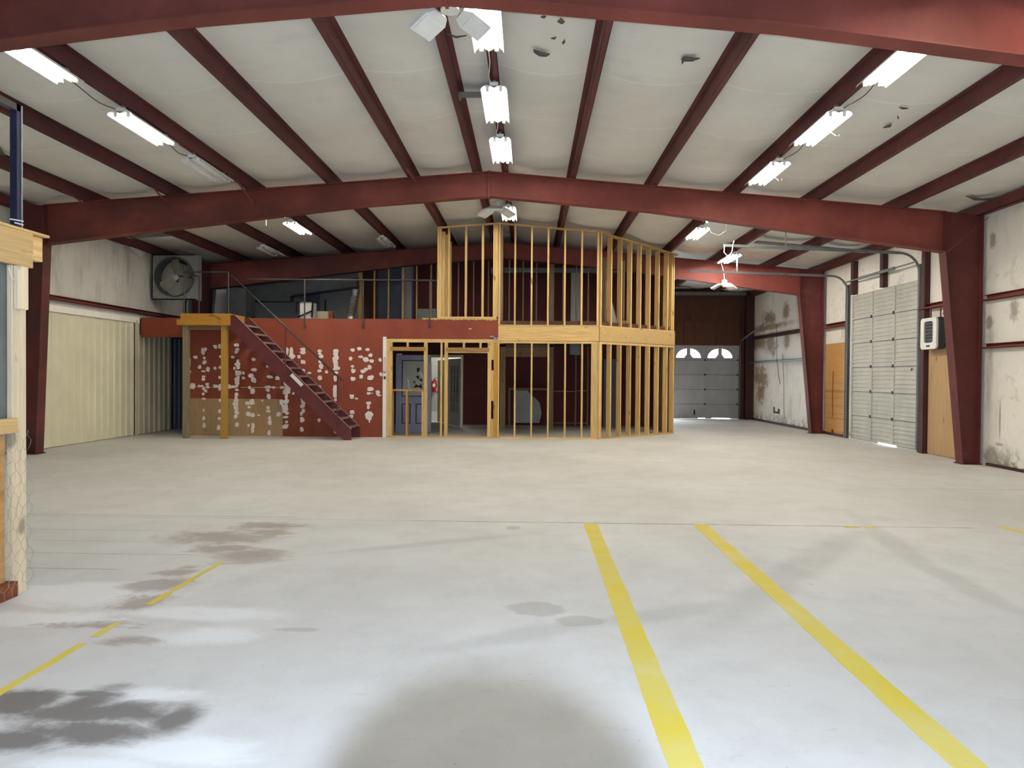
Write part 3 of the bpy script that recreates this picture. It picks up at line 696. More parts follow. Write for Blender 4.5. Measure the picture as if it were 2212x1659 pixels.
# torn paper spots on the red wall: x, z, width, height
PATCHES = [(-8.52,2.24,0.05,0.12),(-8.52,2.08,0.05,0.1),(-8.51,1.82,0.06,0.17),(-8.5,1.6,0.07,0.06),(-8.51,1.24,0.05,0.07),(-8.52,1.01,0.06,0.1),(-8.52,0.87,0.05,0.05),(-8.51,0.71,0.06,0.07),(-8.35,1.96,0.09,0.07),(-8.13,2.15,0.11,0.09),(-8.16,2.08,0.08,0.09),(-8.13,1.94,0.06,0.06),(-8.13,1.83,0.09,0.08),(-8.24,1.72,0.08,0.09),(-8.03,1.66,0.08,0.09),(-8.15,1.61,0.09,0.04),(-8.14,1.48,0.08,0.04),(-8.15,1.41,0.07,0.07),(-7.85,1.69,0.06,0.06),(-7.85,2.23,0.09,0.08),(-7.73,2.24,0.07,0.09),(-7.72,1.98,0.06,0.06),(-7.73,1.71,0.06,0.06),(-7.73,1.46,0.07,0.06),(-8.42,1.24,0.11,0.11),(-8.25,1.24,0.06,0.04),(-8.18,1.24,0.06,0.04),(-8.05,1.29,0.07,0.05),(-8.04,1.22,0.07,0.07),(-8.14,1.17,0.07,0.07),(-8.09,1.11,0.06,0.06),(-8.15,1.04,0.05,0.06),(-7.84,1.24,0.11,0.08),(-7.73,1.21,0.07,0.14),(-7.51,1.23,0.11,0.09),(-7.39,1.23,0.1,0.07),(-8.14,0.92,0.09,0.04),(-7.73,0.88,0.05,0.07),(-8.14,0.63,0.04,0.07),(-7.74,0.61,0.06,0.09),(-7.31,2.28,0.1,0.07),(-7.29,2.16,0.07,0.07),(-7.32,2.09,0.08,0.06),(-7.41,1.97,0.07,0.05),(-7.28,1.86,0.07,0.1),(-7.29,1.79,0.11,0.09),(-7.27,1.72,0.08,0.09),(-7.36,1.69,0.06,0.06),(-7.27,1.57,0.12,0.1),(-7.31,1.61,0.07,0.05),(-7.28,1.46,0.07,0.09),(-7.3,1.4,0.1,0.09),(-7.29,1.32,0.11,0.1),(-7.3,1.25,0.07,0.06),(-7.3,1.15,0.08,0.06),(-7.31,1.03,0.09,0.09),(-7.32,0.97,0.07,0.07),(-7.32,0.88,0.1,0.1),(-7.33,0.79,0.11,0.1),(-7.32,0.71,0.09,0.1),(-7.31,0.63,0.07,0.09),(-7.3,0.57,0.11,0.06),(-7.32,0.5,0.06,0.05),(-6.91,2.2,0.07,0.1),(-6.88,1.92,0.09,0.07),(-6.87,1.66,0.12,0.08),(-7.14,1.57,0.06,0.07),(-7.13,1.45,0.06,0.06),(-6.94,1.5,0.12,0.09),(-6.88,1.4,0.11,0.12),(-6.53,1.75,0.06,0.06),(-6.47,1.48,0.14,0.06),(-6.27,1.46,0.1,0.09),(-6.98,1.21,0.07,0.07),(-6.9,1.11,0.09,0.12),(-6.52,1.23,0.15,0.06),(-6.52,1.15,0.09,0.07),(-6.37,1.22,0.07,0.05),(-6.16,1.22,0.09,0.06),(-6.5,1.0,0.09,0.11),(-6.66,0.89,0.06,0.04),(-7.03,0.82,0.1,0.07),(-6.92,0.85,0.11,0.12),(-6.99,0.72,0.06,0.05),(-6.51,0.71,0.08,0.09),(-6.51,0.62,0.09,0.05),(-7.01,0.55,0.09,0.09),(-6.9,0.53,0.09,0.09),(-6.24,0.55,0.09,0.09),(-6.75,0.52,0.06,0.03),(-6.07,1.41,0.07,0.07),(-6.04,1.32,0.14,0.11),(-5.99,1.24,0.15,0.15),(-6.04,1.13,0.14,0.14),(-6.05,0.99,0.07,0.11),(-6.05,0.87,0.11,0.11),(-6.17,0.85,0.1,0.11),(-6.08,0.75,0.14,0.1),(-6.07,0.67,0.11,0.1),(-6.09,0.62,0.1,0.05),(-6.03,0.58,0.08,0.07),(-5.87,1.07,0.06,0.07),(-6.04,2.12,0.07,0.17),(-5.93,2.11,0.07,0.19),(-5.91,2.0,0.14,0.1),(-5.64,2.18,0.11,0.07),(-5.64,2.09,0.11,0.08),(-5.74,1.99,0.07,0.07),(-5.63,1.86,0.11,0.09),(-5.62,1.65,0.07,0.06),(-5.47,1.59,0.08,0.05),(-5.21,2.14,0.1,0.06),(-5.21,2.07,0.09,0.05),(-5.18,2.0,0.09,0.07),(-5.21,1.87,0.08,0.06),(-5.18,1.75,0.09,0.11),(-5.22,1.64,0.09,0.06),(-5.04,1.62,0.06,0.06),(-5.21,1.47,0.1,0.11),(-5.21,1.25,0.06,0.06),(-4.81,2.14,0.11,0.1),(-4.81,2.05,0.11,0.1),(-4.81,1.95,0.12,0.1),(-4.82,1.87,0.11,0.1),(-4.81,1.78,0.1,0.09),(-4.82,1.7,0.09,0.07),(-4.74,1.71,0.06,0.07),(-4.81,1.6,0.1,0.06),(-4.81,1.49,0.09,0.07),(-4.81,1.42,0.07,0.07),(-4.81,1.24,0.09,0.09),(-4.82,1.17,0.09,0.09),(-4.82,1.08,0.1,0.1),(-4.82,1.02,0.1,0.07),(-4.81,0.92,0.06,0.06),(-4.39,2.17,0.1,0.07),(-4.22,2.2,0.09,0.06),(-4.02,2.18,0.09,0.06),(-4.44,1.95,0.08,0.09),(-4.19,2.0,0.1,0.06),(-3.94,2.04,0.09,0.07),(-4.06,1.93,0.12,0.09),(-3.91,1.9,0.09,0.07),(-3.7,1.93,0.07,0.08),(-4.39,1.76,0.07,0.05),(-4.37,1.65,0.09,0.09),(-4.12,1.64,0.11,0.09),(-4.06,1.69,0.09,0.07),(-3.96,1.74,0.09,0.1),(-4.17,1.51,0.08,0.09),(-3.68,1.57,0.07,0.08),(-4.37,1.45,0.11,0.09),(-3.94,1.48,0.14,0.1),(-3.94,1.2,0.13,0.09),(-3.98,1.09,0.09,0.06),(-3.75,1.11,0.1,0.09),(-3.72,1.04,0.1,0.04),(-3.89,1.09,0.02,0.04),(-4.4,1.01,0.09,0.09),(-4.28,0.96,0.06,0.04),(-3.98,0.85,0.11,0.07),(-3.99,0.76,0.06,0.11),(-4.39,0.62,0.09,0.09),(-4.41,0.53,0.09,0.05),(-3.95,0.55,0.14,0.1),(-5.65,0.96,0.07,0.1),(-5.61,0.86,0.1,0.1),(-5.64,0.76,0.11,0.09),(-5.62,0.64,0.07,0.1),(-5.67,0.56,0.06,0.09),(-5.24,0.59,0.07,0.07),(-8.14,0.43,0.06,0.08),(-8.13,0.26,0.07,0.11),(-7.74,0.43,0.07,0.06),(-7.76,0.2,0.08,0.11),(-7.33,0.48,0.08,0.07),(-7.3,0.28,0.09,0.1),(-7.0,0.26,0.05,0.07),(-6.89,0.26,0.07,0.11),(-6.9,0.15,0.06,0.14),(-6.47,0.45,0.07,0.09),(-6.47,0.34,0.09,0.09),(-6.48,0.08,0.07,0.1),(-6.07,0.48,0.11,0.05),(-6.04,0.36,0.06,0.06),(-6.07,0.24,0.13,0.09),(-5.64,0.42,0.09,0.11),(-5.23,0.41,0.06,0.08),(-5.66,0.17,0.08,0.1),(-4.81,0.13,0.07,0.07),(-4.41,0.5,0.08,0.06),(-3.97,0.52,0.15,0.18),(-3.96,0.4,0.03,0.07),(-8.52,0.06,0.06,0.05)]

# ================================================================== RIGHT WALL: overhead door, heater, sheets
t = thing('overhead_door', 'tall grey sectional overhead door closed in the right wall', 'overhead door', (XR, (DY0+DY1)/2, 0))
SH = 3.655/6; xf = XR+.025
for k in range(6):
    z0 = .012+k*SH; z1 = z0+SH-.0005; b = MB()
    b.box((xf+.012, DY0+.01, z0+(.022 if k == 0 else 0)), (xf+.03, DY1-.01, z1))
    if k == 0: b.box((xf+.008, DY0+.01, .004), (xf+.034, 15.2, .036)); b.box((xf+.008, 16.0, .004), (xf+.034, DY1-.01, .036))
    for q in range(3):
        ya = DY0+.03+q*(DY1-DY0-.06)/3+.03; yb = DY0+.03+(q+1)*(DY1-DY0-.06)/3-.03
        for j, zz in enumerate((.11, .20, .31, .40, .50)): b.prism([(xf+.012, ya, z0+zz-.006), (xf-.006, ya, z0+zz-.004), (xf-.004, ya, z0+zz+.014), (xf+.012, ya, z0+zz+.030)], (0, yb-ya, 0))
    b.box((xf-.012, DY0+.02, z0+(.03 if k == 0 else .0)), (xf+.014, DY1-.02, z0+.05)); b.box((xf, DY0+.02, z1-.022), (xf+.014, DY1-.02, z1))
    sec = build('door_section', b, 'door_panel', t)
    if k: s = MB(); s.box((xf-.006, DY0+.03, z0-.012), (xf+.016, DY1-.03, z0-.0005)); build('joint_shade', s, 'darkgrey', sec)  # dark strip stands in for the shadow under the section lip
    s = MB()
    for q in range(4):
        yc = DY0+.05+q*(DY1-DY0-.10)/3; s.box((xf-.010, yc-.04, z0+(.03 if k == 0 else 0)), (xf+.012, yc+.04, z1)); s.box((xf-.013, yc-.018, z0+.05), (xf-.008, yc+.018, z1-.03))
    build('stile', s, 'door_panel', sec)
    if k:
        for q in range(1, 3):
            h = MB(); yc = DY0+.05+q*(DY1-DY0-.10)/3; h.box((xf-.03, yc-.03, z0-.03), (xf-.011, yc+.03, z0+.04)); build('hinge', h, 'darkgrey', sec)
def door_track(yc, s, pa, pb, part_lab):
    b = MB(); zt = pb.z; Rr = .42; xo = XR-.06
    b.box((XR-.002, yc-.05, 0), (XR-.085, yc-.044 if s < 0 else yc+.05, 3.98)) if False else b.box((XR-.012, yc-.055, 0), (XR-.002, yc+.055, 3.98))
    b.box((XR-.085, yc-.006+s*.049, 0), (XR-.002, yc+.006+s*.049, 3.98))
    pts = [(xo, yc, .05), (xo, yc, zt-Rr)]+[(xo-Rr+Rr*math.cos(a), yc, zt-Rr+Rr*math.sin(a)) for a in [math.pi/2*i/8 for i in range(1, 9)]]
    b.tube(pts, .026, 8)
    b.beam((xo-Rr, yc, zt), (pa.x, yc, pa.z), .045, .055)
    return build('track', b, 'galvdull', t)
TN = (onY(1563, 530, 14.26), onY(1925, 546, 14.26)); TF = (onY(1490, 585, 17.41), onY(1775, 596, 17.41))
door_track(14.26, -1, *TN, 'near'); door_track(17.41, 1, *TF, 'far')
b = MB(); b.beam((XR-.175, DY0-.05, 4.02), (XR-.175, DY1+.05, 4.02), .03, .03); b.tube([(XR-.175, 15.0, 4.02), (XR-.175, 16.6, 4.02)], .035, 10); build('torsion_shaft', b, 'galvdull', t)
b = MB()
c = onY(1697, 532, 14.26); b.box((c.x-.012, 14.25, c.z), (c.x+.012, 14.27, zr(c.x)-.01)); b.box((c.x-.012, 14.235, c.z), (c.x+.012, 14.27, c.z+.02))
c = onY(1592, 588, 17.41); b.box((c.x-.02, 17.40, c.z), (c.x+.02, 17.415, c.z+.35)); b.beam((c.x-.14, 17.405, c.z+.02), (c.x-.02, 17.405, c.z+.08), .03, .01)
build('track_hanger', b, 'galv', t)
b = MB(); b.tube([onY(x, y, 14.2) for x, y in [(1565, 530), (1564, 545), (1570, 552), (1578, 551), (1582, 540), (1583, 528), (1586, 520)]], .012, 6); build('safety_cable', b, 'cord', t)
b = MB(); c = onX(1969, 798, xf-.006); b.box((c.x-.002, c.y-.03, c.z-.03), (c.x+.004, c.y+.03, c.z+.03)); build('lock_plate', b, 'cork', t)
# dark framing round and above the door
for yv, z0, z1, lab in ((17.06, DZ+.01, zr(8.2)-.05, 'dark post above the far end of the overhead door'), (15.66, DZ+.01, zr(8.2)-.05, 'dark post above the middle of the overhead door'), (14.02, 0.0, zr(8.2)-.05, 'dark full height jamb post at the near side of the overhead door')):
    b = MB(); yw = .07 if z0 > 1 else .06; b.box((XR-.11, yv-yw, z0), (XR-.002, yv-yw+.008, z1)); b.box((XR-.118, yv-yw, z0), (XR-.11, yv+yw, z1)); b.box((XR-.11, yv+yw-.008, z0), (XR-.002, yv+yw, z1)); one('door_post', b, 'steel_dark', lab, 'door framing', 'dark steel posts framing the overhead door')
b = MB(); b.box((XR-.03, 17.47, .0), (XR-.012, 18.70, 2.50)); one('plywood_sheet', b, 'osb', 'orange plywood sheet on the wall between the overhead door and the far column', 'plywood sheet')
b = MB(); b.box((XR-.03, 12.50, .02), (XR-.012, 13.93, 2.21)); one('plywood_sheet', b, 'plyz', 'tan plywood sheet below the unit heater', 'plywood sheet')
b = MB(); b.tube([(XR-.04, 18.2, .5), (XR-.045, 18.22, 1.2), (XR-.04, 18.2, 1.75)], .008, 6); b.box((XR-.06, 18.17, .02), (XR-.03, 18.23, .16)); one('hanging_cable', b, 'cork', 'brown cable hanging down over the orange plywood', 'cable')
# unit heater
t = thing('unit_heater', 'white fronted wall heater with dark sides beside the overhead door', 'heater', (8.22, 13.5, 2.14))
hy0, hy1, hz0, hz1 = 13.32, 13.86, 2.15, 2.79
b = MB(); b.box((8.09, hy0, hz0), (8.265, hy1, hz1)); build('body', b, 'darkgrey', t, bevel=.05)
# front bezel: rounded frame about a tall louvre
def rrect(cy, cz, hw, hh, r, n=5):
    pts = []
    for sx, sz, a0 in ((1, 1, 0), (-1, 1, 90), (-1, -1, 180), (1, -1, 270)):
        for i in range(n+1): a = math.radians(a0+90*i/n); pts.append((cy+sx*(hw-r)+r*math.cos(a), cz+sz*(hh-r)+r*math.sin(a)))
    return pts
cy, cz = (hy0+hy1)/2, (hz0+hz1)/2
o = rrect(cy, cz, .265, .315, .07); inn = rrect(cy, cz+.03, .15, .215, .05); n = len(o); b = MB()
for xx in (8.06, 8.10):
    b.v += [Vector((xx, y, z)) for y, z in o]+[Vector((xx, y, z)) for y, z in inn]
for i in range(n):
    j = (i+1) % n
    b.f += [(i, j, n+j, n+i), (2*n+i, 3*n+i, 3*n+j, 2*n+j), (i, 2*n+i, 2*n+j, j), (n+i, n+j, 3*n+j, 3*n+i)]; b.mi += [0]*4
build('front_bezel', b, 'white', t)
for k in range(6):
    b = MB(); z = cz-.13+k*.065; b.beam((8.09, cy-.15, z), (8.09, cy+.15, z), .04, .008, up=(.5, 0, .8)); build('louvre', b, 'galv', t)
b = MB(); b.box((8.056, cy-.06, hz0+.05), (8.06, cy+.06, hz0+.085)); build('name_plate', b, 'darkgrey', t)
b = MB()
for yv in (13.42, 13.74): b.box((8.19, yv-.01, hz1-.01), (8.21, yv+.01, 2.99))
b.beam((8.2, 13.42, 2.98), (8.2, 12.6, 2.98), .02, .02); b.beam((8.2, 13.35, 2.85), (8.22, 12.75, 3.02), .02, .02); build('bracket', b, 'cork', t)
b = MB(); b.tube([(8.24, 13.31, 2.25), (8.25, 13.1, 2.3), (8.26, 13.0, 2.18), (8.26, 12.95, 2.0)], .012, 6); build('power_cord', b, 'black', t)
# wire along the stained wall
b = MB(); P = [onX(x, y, XR-.18) for x, y in [(1677, 700), (1678, 775), (1682, 810), (1685, 830)]]; b.tube(P, .008, 6); one('hanging_wire', b, 'conduit', 'thin grey wire hanging on the stained wall beyond the far column', 'wire')
b = MB(); P = [onX(x, y, XR-.02) for x, y in [(1690, 765), (1693, 820), (1693, 880), (1694, 905)]]; b.tube(P, .007, 6); one('hanging_wire', b, 'conduit', 'thin cable on the white wall left of the far column, near the floor', 'wire')
b = MB(); c = onX(1677, 890, XR-.006); b.box((c.x, c.y-.28, c.z-.05), (c.x+.004, c.y+.28, c.z+.02)); b.box((c.x, c.y-.28, c.z), (c.x+.004, c.y-.12, c.z+.12)); b.box((c.x, c.y+.14, c.z), (c.x+.004, c.y+.28, c.z+.16)); one('tape_mark', b, 'tear', 'grey tape mark shaped like a shallow U on the white far wall', 'tape mark')
b = MB(); b.tube([(7.56, Y1-.15, 3.85), (8.22, Y1-.25, 4.46)], .007, 6); one('brace_rod', b, 'cork', 'thin brace rod crossing the top of the nearest right column', 'brace rod')

# far garage door with arched panes
t = thing('garage_door', 'grey garage door with bright fan shaped panes in the far wall', 'garage door', ((GX0+GX1)/2, YE, 0))
gx = (GX0+GX1)/2; gy0, gy1 = YE+.03, YE+.075; GS = GZ/5
def quad_pane(cx, s, zb):      # quarter-round pane with a clipped inner corner, as x,z outline
    w, hh = .40, .34; pts = [(cx+s*.06, zb+hh*.42), (cx+s*.06, zb+hh)]
    for i in range(1, 9): a = math.pi/2*i/8; pts.append((cx+s*(.06+w*math.sin(a)*1.0), zb+hh*math.cos(a)))
    pts += [(cx+s*.17, zb)]
    return pts
top_z0 = GZ-GS
b = MB(); cells = []
panes = []
for cx in (onY(1488, 765, YE).x, onY(1556, 765, YE).x):
    for s in (-1, 1): panes.append(quad_pane(cx, s, onY(1500, 773, YE).z))
# top section built as a fine grid with the pane areas left open
def inside(px, pz, poly):
    c = False; n = len(poly); j = n-1
    for i in range(n):
        if (poly[i][1] > pz) != (poly[j][1] > pz) and px < (poly[j][0]-poly[i][0])*(pz-poly[i][1])/(poly[j][1]-poly[i][1])+poly[i][0]: c = not c
        j = i
    return c
NX, NZ = 240, 52; dx = (GX1-GX0)/NX; dz = GS/NZ
for j in range(NZ):
    i = 0
    while i < NX:
        z = top_z0+(j+.5)*dz
        if any(inside(GX0+(i+.5)*dx, z, p) for p in panes): i += 1; continue
        k = i
        while k < NX and not any(inside(GX0+(k+.5)*dx, z, p) for p in panes): k += 1
        b.box((GX0+i*dx, gy0, top_z0+j*dz), (GX0+k*dx, gy1, top_z0+(j+1)*dz)); i = k
sec = build('door_section', b, 'gdoor', t)
for p in panes:
    q = MB(); q.prism([(x, gy0+.02, z) for x, z in p], (0, .004, 0)); build('window_pane', q, 'pane', sec)
for k in range(4):
    b = MB(); z0, z1 = k*GS+(.03 if k == 0 else .003), (k+1)*GS+.004
    b.box((GX0, gy0+.008, z0), (GX1, gy1, z1)); b.box((GX0, gy0, z1-.02), (GX1, gy0+.01, z1)); b.box((GX0, gy0-.004, z0), (GX1, gy0+.01, z0+.025))
    for x in (GX0+.04, gx, GX1-.04): b.box((x-.03, gy0-.008, z0), (x+.03, gy0+.01, z1))
    if k == 0: b.box((GX0, gy0+.004, .004), (6.35, gy1, .035)); b.box((6.62, gy0+.004, .004), (6.85, gy1, .035)); b.box((7.55, gy0+.004, .004), (GX1, gy1, .035))
    sec = build('door_section', b, 'gdoor', t)
    h = MB(); h.box((GX0, gy0-.003, z1-.012), (GX1, gy0+.004, z1-.004)); build('joint_shade', h, 'black', sec)  # black strip painted in as the shadow line between sections
    h = MB(); h.box((gx-.03, gy0-.03, z1-.03), (gx+.03, gy0-.008, z1+.03)); h.box((GX1-.09, gy0-.03, z1-.03), (GX1-.03, gy0-.008, z1+.03)); build('hinge', h, 'darkgrey', sec)
b = MB(); c = onY(1500, 890, YE); b.box((c.x-.02, gy0-.03, c.z-.1), (c.x+.02, gy0, c.z+.08)); build('handle', b, 'black', t)
b = MB(); b.tube([(GX1+.03, YE-.03, .05), (GX1+.03, YE-.03, 2.9)], .025, 8); b.beam((GX1+.03, YE-.06, 2.92), (GX1+.03, YE-2.4, 3.35), .03, .05); build('track', b, 'galvdull', t)
b = MB(); b.tube([(4.2, YE-.35, onY(1480, 621, 24.5).z), (onY(1493, 621, 24.5).x, YE-.35, onY(1493, 621, 24.5).z)], .035, 8); one('far_conduit', b, 'galv', 'shiny pipe under the roof beyond the tall stud corner', 'pipe')
# old plywood boards over the garage door
for x0, x1, lab in ((4.55, 5.75, 'left dark plywood board above the far garage door'), (5.77, 6.95, 'middle dark plywood board above the far garage door'), (6.97, 7.86, 'right dark plywood board above the far garage door')):
    b = MB(); b.box((x0, YE-.02, GZ+.02), (x1-(.03 if x1 > 7.8 else 0), YE-.003, 3.62)); one('plywood_board', b, 'plydark', lab, 'plywood board', 'dark boards above the garage door')

# ================================================================== LOFT FRONT WALL
FX0, FX1 = -8.55, -3.545
b = MB(); b.box((XL+.13, YF, 2.455), (-.775, YF+.05, 2.945)); b.box((FX0, YF, 0.0), (FX1, YF+.05, 2.455))
b.box((FX0+.03, YF-.006, 0.0), (-6.14, YF, .93), 1)
for x0, x1 in ((-8.35, -7.3), (-7.2, -5.9)): b.box((x0, YF-.004, 1.205), (x1, YF, 1.222), 3)
rp = random.Random(11)
for cx, cz, w, hh in PATCHES:
    yp = YF-.010-rp.uniform(0, .004); n = rp.randint(7, 10); a0 = rp.uniform(0, 6)
    pts = []
    for i in range(n):
        a = a0+2*math.pi*i/n; r = rp.uniform(.72, 1.12); ca, sa = math.cos(a), math.sin(a)
        k = 1/max(abs(ca), abs(sa))**.55
        pts.append((cx+ca*w*.66*r*k, yp, cz+sa*hh*.66*r*k))
    b.prism(pts, (0, .006, 0), 2)
b.box((-1.49, YF-.008, 2.70), (-1.43, YF, 2.72), 2)
for i in range(20):   # splintered raw edge along the top
    x = -2.65+i*.092; hgt = rp.uniform(.008, .035); b.prism([(x, YF-.004, 2.946), (x+.095, YF-.004, 2.946), (x+.07, YF-.004, 2.946-hgt), (x+.02, YF-.004, 2.946-hgt*.7)], (0, .004, 0), 3)
o = struct('wall_loft', b, ['redwall', 'plyz', 'patch', 'woodx'], label='red painted loft wall spotted with torn white paper and a bare plywood patch')
# loft floor
b = MB(); b.prism([(XL+.01, YF+.055, 2.52), (1.70, YF+.055, 2.52), (3.93, 18.32, 2.52), (3.93, 20.88, 2.52), (XL+.01, 20.88, 2.52)], (0, 0, .40)); struct('floor_loft', b, 'plydark', label='dark timber deck of the loft')
b = MB(); b.box((-2.66, YF+.001, 2.947), (-.79, YF+.09, 2.975)); one('timber_plate', b, 'woodx', 'pale timber plate on top of the red loft wall', 'timber plate')
# white corner post and sign
b = MB(); a1 = onY(827.5, 800, YF).x; a2 = onY(835, 800, YF).x; b.box((a1, YF-.035, 0), (a2, YF+.02, 2.50)); one('corner_trim', b, 'whitetrim', 'white upright trim board at the end of the red loft wall', 'trim board')
t = thing('arrow_sign', 'small white vertical sign with red arrow on the white trim board', 'sign', onY(831, 812, YF-.04))
sx0, sx1 = a1+.004, a2-.002; zt_, zb_ = onY(831, 774, YF).z, onY(831, 806, YF).z
b = MB(); b.box((sx0, YF-.041, zb_), (sx1, YF-.036, zt_)); build('sign_plate', b, 'white', t)
b = MB(); cx = (sx0+sx1)/2
b.prism([(sx0, YF-.044, zb_+.035), (sx0+.02, YF-.044, zb_+.05), (cx, YF-.044, zb_+.022), (sx1-.02, YF-.044, zb_+.05), (sx1, YF-.044, zb_+.035), (cx, YF-.044, zb_-.012)], (0, .003, 0)); build('arrow', b, 'signink', t)
b = MB(); b.prism([(cx-.02, YF-.044, zt_+.0), (cx+.02, YF-.044, zt_+.0), (cx, YF-.044, zt_+.03)], (0, .008, 0)); b.box((sx0, YF-.044, zt_-.025), (sx1, YF-.041, zt_-.018))
for s in (sx0+.004, sx1-.008): b.box((s, YF-.044, zb_+.05), (s+.004, YF-.041, zt_-.03))
for k in range(14): z = zb_+.07+k*.019; b.box((cx-.012+.004*(k % 3), YF-.044, z), (cx+.012, YF-.041, z+.007))
build('lettering', b, 'signink', t)
c = onY(831, 816, YF-.04); b = MB(); b.box((c.x-.022, YF-.05, c.z-.035), (c.x+.022, YF-.036, c.z+.035)); one('wall_switch', b, 'darkgrey', 'small dark switch below the arrow sign on the white board', 'switch')

# ================================================================== STUD WALLS
def px(x, y=840, Y=YF): return onY(x, y, Y).x
def pz(y, x=1142, Y=YF): return onY(x, y, Y).z
def stud(root, x0, x1, z0, z1, y0=YF+.0, d=.09, mat='woodz', name='stud'):
    b = MB(); b.box((x0, y0, z0), (x1, y0+d, z1)); return build(name, b, mat, root)
def bar(root, x0, x1, z0, z1, y0=YF+.0, d=.09, mat='woodx', name='plate'):
    b = MB(); b.box((x0, y0, z0), (x1, y0+d, z1)); return build(name, b, mat, root)
# door framing, lower left
t = thing('stud_wall', 'pine stud wall with two rough door openings beside the red wall', 'stud wall', (-2.2, YF, 0), 'open pine stud walls of the loft')
z_tp0, z_tp1 = 2.37, 2.452; zb = .04
bar(t, px(835), px(1078), z_tp0, z_tp1, name='top_plate')
bar(t, px(835), px(1078), 0, zb, name='bottom_plate')
zh0, zh1 = pz(758, 880), pz(749.5, 880)
stud(t, px(835), px(840), zb, z_tp0); stud(t, px(840.4), px(846.8), zb, z_tp0)
stud(t, px(915.3), px(922.7), zb, z_tp0)
stud(t, px(911), px(915), zb, pz(845, 912), name='jack_stud', y0=YF+.01, d=.08); stud(t, px(847.2), px(850), zb, pz(845, 850), name='jack_stud', y0=YF+.01, d=.08, mat='oldz')
bar(t, px(843), px(919), zh0, zh1, name='header', y0=YF-.03, d=.03, mat='headx')
stud(t, px(877.8), px(881.8), zh1, z_tp0, name='cripple_stud')
bar(t, px(847.5), px(914.7), pz(844.7, 880), pz(841, 880), name='sill', mat='headx')
stud(t, px(876.6), px(881), zb, pz(844.7, 880), name='cripple_stud', mat='yellowz')
stud(t, px(951), px(955), zb, z_tp0, d=.09); stud(t, px(959.6), px(966.8), zb, z_tp0)
zh2, zh3 = pz(759, 1010), pz(751, 1010)
bar(t, px(963), px(1056.5), zh2, zh3, name='header', y0=YF-.03, d=.03, mat='headx'); bar(t, px(966.9), px(1053), zh2-.04, zh2-.002, name='header')
stud(t, px(999), px(1003.6), zh3, z_tp0, name='cripple_stud'); stud(t, px(1035), px(1039.6), zh3, z_tp0, name='cripple_stud')
stud(t, px(1053), px(1061), zb, z_tp0)
for ya, yb in ((733, 777), (800, 866), (905, 943)): stud(t, px(1061.3), px(1066), max(zb, pz(yb, 1063)), min(z_tp0, pz(ya, 1063)), name='blocking')
stud(t, px(1066.2), px(1074.4), zb, z_tp0, y0=YF-.02, d=.1, mat='yellowz'); stud(t, px(1074.8), px(1078), zb, z_tp0)
c = onY(1072, 731, YF-.02); b = MB(); b.box((c.x-.06, YF-.035, c.z-.05), (c.x-.01, YF-.021, c.z+.02)); b.box((c.x+.01, YF-.035, c.z-.05), (c.x+.05, YF-.021, c.z+.02)); b.box((c.x-.16, YF-.03, c.z+.03), (c.x-.06, YF-.021, c.z+.06)); build('tie_bracket', b, 'galv', t)
# lower middle wall
XC = 1.715
t = thing('stud_wall', 'lower front pine stud wall with evenly spaced studs under the rim board', 'stud wall', (.5, YF, 0), 'open pine stud walls of the loft')
bar(t, px(1078.4), XC, 0, zb, name='bottom_plate'); bar(t, px(1078.4), XC, z_tp0-.01, z_tp0+.05, name='top_plate')
for x in (1112, 1148, 1184, 1220.5, 1257): stud(t, px(x)-.021, px(x)+.021, zb, z_tp0-.01)
stud(t, px(1276.5), px(1289.6), zb, z_tp0-.01, y0=YF+.0, d=.04); stud(t, px(1290), XC, zb, z_tp0-.01, d=.14)
# rim boards
AX, AY, BX, BY = 1.735, YF-.005, 3.99, 18.27
AL = math.hypot(BX-AX, BY-AY); MT = Matrix.Translation((AX, AY, 0)) @ Matrix.Rotation(math.atan2(BY-AY, BX-AX), 4, 'Z')
b = MB(); b.box((-.765, YF-.012, 2.425), (AX-.01, YF+.03, 2.605)); b.box((-.765, YF-.012, 2.608), (AX-.01, YF+.03, 2.775)); one('rim_board', b, 'woodx', 'pale doubled rim board across the front between upper and lower studs', 'rim board')
b = MB(); b.box((.012, -.012, 2.425), (AL, .03, 2.775)); b.xf(MT); one('rim_board', b, 'woodx', 'pale rim board on the angled corner of the loft', 'rim board')
# lower angled wall
def astud(root, t0, t1, z0, z1, d=.14, n0=0.0, mat='woodz', name='stud'):
    b = MB(); b.box((t0, n0, z0), (t1, n0+d, z1)); b.xf(MT); return build(name, b, mat, root)
t = thing('stud_wall', 'lower angled pine stud wall turning back at the right corner', 'stud wall', (2.8, 17.3, 0), 'open pine stud walls of the loft')
astud(t, 0, AL, 0, zb, mat='woodx', name='bottom_plate'); astud(t, 0, AL, z_tp0-.01, z_tp0+.05, mat='woodx', name='top_plate')
astud(t, .0, .10, zb, z_tp0-.01)
for k in range(1, 8): astud(t, .055+k*.368-.019, .055+k*.368+.019, zb, z_tp0-.01)
astud(t, AL-.045, AL-.004, zb, z_tp0-.01)
